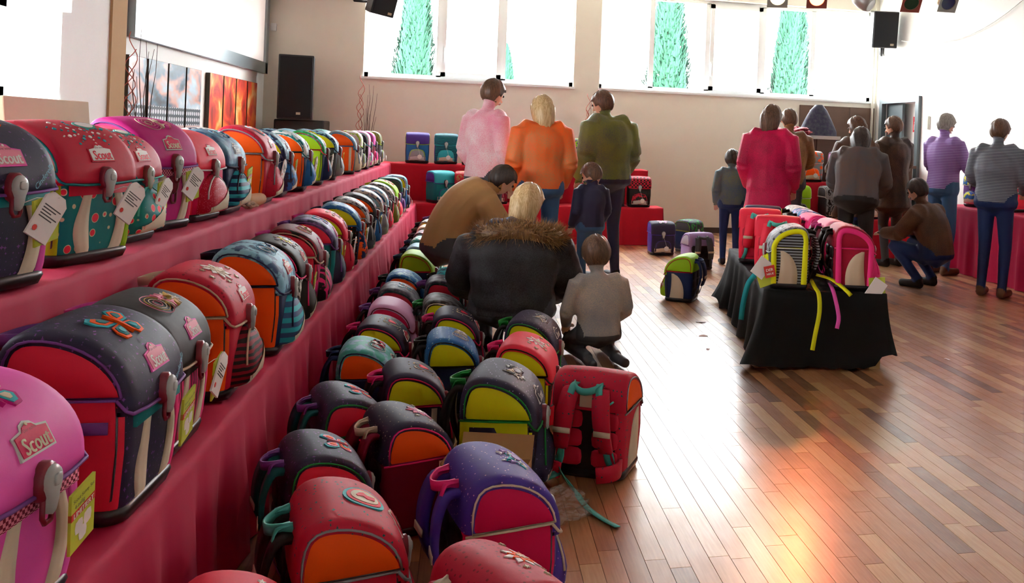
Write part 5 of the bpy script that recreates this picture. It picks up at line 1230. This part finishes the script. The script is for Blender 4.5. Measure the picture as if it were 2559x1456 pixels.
    if hair:
        kind, hc = hair; V = []; F = []; nu, nv = 40, 20; keep = []
        for i in range(nv+1):
            ph = math.pi*i/nv
            for k in range(nu):
                th = 2*math.pi*k/nu; x, y, z = math.sin(ph)*math.sin(th), math.sin(ph)*math.cos(th), math.cos(ph)
                g = 1+.035*math.sin(th*9+ph*3)+.02*math.sin(th*23)
                X, Y, Z = x*.092*g, -.012+y*.112*g, .012+z*.112*g
                cut = -.015 if kind == 'short' else -.03
                if y > .35: Z = max(Z, .05+.0*y)
                elif abs(x) > .6 and y > -.1: Z = max(Z, -.02 if kind == 'short' else -.2)
                if kind == 'long' and Z < 0 and y <= .35: Z *= 2.1; X *= 1.12; Y -= .01
                elif kind == 'short': Z = max(Z, -.075)
                V.append(hp_(X, Y, Z))
        for i in range(nv):
            for k in range(nu): F.append((i*nu+k, (i+1)*nu+k, (i+1)*nu+(k+1) % nu, i*nu+(k+1) % nu))
        ob('hair', mk('hair', V, F), HAIR[hc], e)
    return e, hp_, j
# crouching woman in the black quilted coat with fur hood
e, hp_, j = person('person crouching in a black quilted coat with a brown fur hood', (.29, 5.32, 0), R(-6), ('black:knit:dgrey', 'dgrey', 'black'),
    dict(pel=(0, -.05, .30), mid=(0, -.06, .46), chest=(.01, .0, .62), neck=(.03, .10, .765), head=(.07, .15, .915), sh=((-.24, .02, .66), (.24, .02, .66)), el=((-.33, .14, .42), (.34, .14, .42)), wr=((-.22, .40, .30), (.24, .40, .30)),
         hip=(.11, -.02, .26), kn=(.20, .33, .36), an=(.16, .06, .09), toe=(.18, .24, .035)), rs=1.0, thick=.075, puff=.06, hair=('long', 'blond'), look=(.5, .8, -.45), vox=.012, torso=1.15)
V = []; F = []; rr = random.Random(4)
ctr = Vector((.02, .02, .72))
for i in range(5200):
    a = rr.uniform(0, 6.283); b_ = rr.uniform(0, 6.283); Rr = .20; r0 = .065
    base = ctr+Vector((math.cos(a)*Rr*1.12, math.sin(a)*Rr*.72, -.035*math.sin(a)-.02*abs(math.cos(a)))); out = Vector((math.cos(a)*math.cos(b_), math.sin(a)*math.cos(b_), math.sin(b_)))
    p = base+out*r0; d = (out+Vector((rr.uniform(-.5, .5), rr.uniform(-.5, .5), rr.uniform(-.7, .2)))).normalized()*rr.uniform(.03, .075); sdv = d.cross(Vector((rr.random(), rr.random(), rr.random()))).normalized()*.0035
    k = len(V); V += [p-sdv-out*.02, p+sdv-out*.02, p+d]; F.append((k, k+1, k+2))
b = MB(); b.tube([ctr+Vector((math.cos(a)*.20*1.12, math.sin(a)*.20*.72, -.035*math.sin(a)-.02*abs(math.cos(a)))) for a in np.linspace(0, 6.283, 25)[:-1]], .066, 10, closed=True)
fo = ob('fur_trim', b.mesh('fur_trim'), hairmat('fur base', '#6a4c30', '#94703f'), e); fo['label'] = 'brown fur trim of the hood'
o = ob('fur_pile', mk('fur_pile', V, F, smooth=False), hairmat('fur', '#7c5a38', '#b98f5c'), fo); o['kind'] = 'stuff'
bm = bmesh.new(); bmesh.ops.create_uvsphere(bm, u_segments=20, v_segments=12, radius=1)
for v in bm.verts: v.co = Vector((-.05+v.co.x*.13, -.02+v.co.y*.10, .78+v.co.z*.055*(1+.15*math.sin(v.co.x*7))))
me = bpy.data.meshes.new('hood'); bm.to_mesh(me); bm.free(); me.polygons.foreach_set('use_smooth', [True]*len(me.polygons)); ob('hood', me, fab('navyblue:knit:denim'), e)
# others
person('person bent over in a tan brown jacket behind the crouching one', (-.02, 6.75, 0), R(-72), ('tan', 'dgrey', 'black'),
    dict(pel=(0, -.16, .47), mid=(0, -.10, .66), chest=(0, .05, .83), neck=(0, .19, .90), head=(0, .30, .97), sh=(.18, .10, .83), el=(.24, .26, .58), wr=(.17, .44, .40), hip=(.10, -.14, .44), kn=(.14, .22, .40), an=(.13, .05, .09), toe=(.14, .23, .035)), thick=.05, hair=('short', 'dark'), look=(0, .8, -.6))
KNEEL = dict(pel=(0, -.02, .175), mid=(0, -.01, .29), chest=(0, .01, .40), neck=(0, .03, .515), head=(-.01, .06, .635), sh=(.135, .01, .475), el=(.19, .02, .30), wr=(.15, .16, .20), hip=(.075, 0, .17), kn=(.11, .24, .06), an=(.09, -.10, .05), toe=(.10, -.24, .04))
person('child kneeling on the parquet in a beige grey sweater', (.79, 5.12, 0), R(10), ('grey:knit:beige', 'dgrey', 'dgrey'), KNEEL, rs=.80, hs=.95, hair=('short', 'brown'), look=(.1, .9, -.2), thick=.018, vox=.01)
ST = lambda **k: k
person('child in a navy jacket standing before the end wall shelves', (1.02, 7.25, 0), R(20), ('navy', 'denim', 'black'), None, scale=.635, hs=1.35, rs=1.1, thick=.03, hair=('short', 'brown'), look=(-.5, .6, -.4))
person('person with blond hair in an orange jacket facing the end wall shelves', (.58, 7.15, 0), R(8), ('orange:knit:tan', 'denim', 'brown'), dict(head=(0, .05, 1.575), neck=(0, .01, 1.44)), thick=.045, hair=('long', 'blond'), look=(-.2, .9, -.35), scale=.985)
person('person with short brown hair in a pale pink sweater beside the orange one', (.13, 7.55, 0), R(-48), ('rose:knit:white', 'dgrey', 'black'), dict(head=(0, .07, 1.60)), thick=.025, hair=('short', 'brown'), look=(0, .9, -.3), scale=1.05)
person('person in an olive quilted jacket with dark hood seen from behind', (1.27, 8.0, 0), R(22), ('olive:knit:dgrey', 'navy', 'black'), dict(head=(-.03, .09, 1.59), neck=(-.01, .03, 1.45)), thick=.065, puff=.05, hair=('short', 'brown'), look=(-.4, .9, -.3), scale=1.04)
person('child in a blue jacket near the violet floor satchel', (2.82, 9.05, 0), R(-10), ('denim:knit:olive', 'navyblue', 'black'), None, scale=.72, hs=1.25, rs=1.05, thick=.035, hair=('short', 'dark'), look=(.2, .9, -.3))
person('person with long brown hair in a crimson coat behind the black table', (2.78, 7.75, 0), R(-30), ('crimson:knit:maroon', 'black', 'black'), dict(head=(0, .06, 1.59)), thick=.05, hair=('long', 'brown'), look=(.3, .9, -.3), skirt=.28)
person('person in a brown jacket browsing the bar side shelves', (3.35, 8.75, 0), R(-5), ('brown:knit:tan', 'dgrey', 'black'), dict(el=(.26, .08, 1.15), wr=(.18, .30, 1.08)), thick=.045, hair=('short', 'brown'), look=(0, .9, -.4), scale=1.0)
person('person in dark clothes standing behind the wine red satchel', (3.40, 7.15, 0), R(-30), ('dgrey:knit:brown', 'black', 'black'), dict(pel=(0, -.06, .92), mid=(0, .0, 1.09), chest=(0, .10, 1.24), neck=(0, .2, 1.35), head=(0, .28, 1.47), sh=(.175, .13, 1.31), el=(.24, .22, 1.06), wr=(.18, .42, .95)), thick=.05, hair=('long', 'dark'), look=(0, .8, -.6), scale=.96)
person('person in a grey brown coat between two shoppers at the bar', (4.05, 8.55, 0), R(10), ('brown:knit:dgrey', 'navy', 'dgrey'), dict(el=(.26, .05, 1.15), wr=(.16, .28, 1.12)), thick=.05, puff=.04, hair=('long', 'brown'), look=(-.2, .9, -.3), scale=.97)
person('child in a dark coat before the bar side shelves', (3.78, 8.05, 0), R(25), ('black:knit:brown', 'navyblue', 'black'), None, scale=.70, hs=1.25, rs=1.08, thick=.04, hair=('long', 'brown'), look=(-.2, .9, -.3))
person('person in a purple striped top and jeans at the side wall table', (5.02, 8.45, 0), R(-70), ('violet:stripes:lavender:2', 'denim', 'brown'), dict(el=(.25, .08, 1.15), wr=(.17, .30, 1.05)), thick=.03, hair=('short', 'grey'), look=(0, .9, -.3), scale=1.01)
person('person in a grey blue quilted vest and dark jeans with boots', (4.80, 7.15, 0), R(-52), ('grey:stripes:navy:2.5', 'navyblue', 'brown'), dict(el=(.26, .06, 1.15), wr=(.18, .28, 1.02), head=(0, .06, 1.60)), thick=.04, puff=.05, hair=('short', 'brown'), look=(.1, .9, -.3), scale=.96)
person('person crouching low in a dark brown jacket among the bar shoppers', (4.42, 7.6, 0), R(30), ('brown:knit:black', 'navyblue', 'black'),
    dict(pel=(0, -.05, .34), mid=(0, -.03, .50), chest=(0, .05, .66), neck=(0, .13, .79), head=(0, .18, .93), sh=(.19, .05, .72), el=(.26, .20, .52), wr=(.18, .42, .50), hip=(.10, -.02, .30), kn=(.16, .33, .40), an=(.13, .06, .09), toe=(.14, .24, .035)), thick=.045, hair=('short', 'dark'), look=(0, .9, -.4))
person('person in a long black coat near the wooden counter', (4.72, 9.0, 0), R(15), ('black:knit:brown', 'dgrey', 'black'), dict(el=(.26, .06, 1.15), wr=(.17, .26, 1.05)), thick=.045, hair=('short', 'brown'), look=(-.3, .9, -.3), skirt=.25, scale=.99)
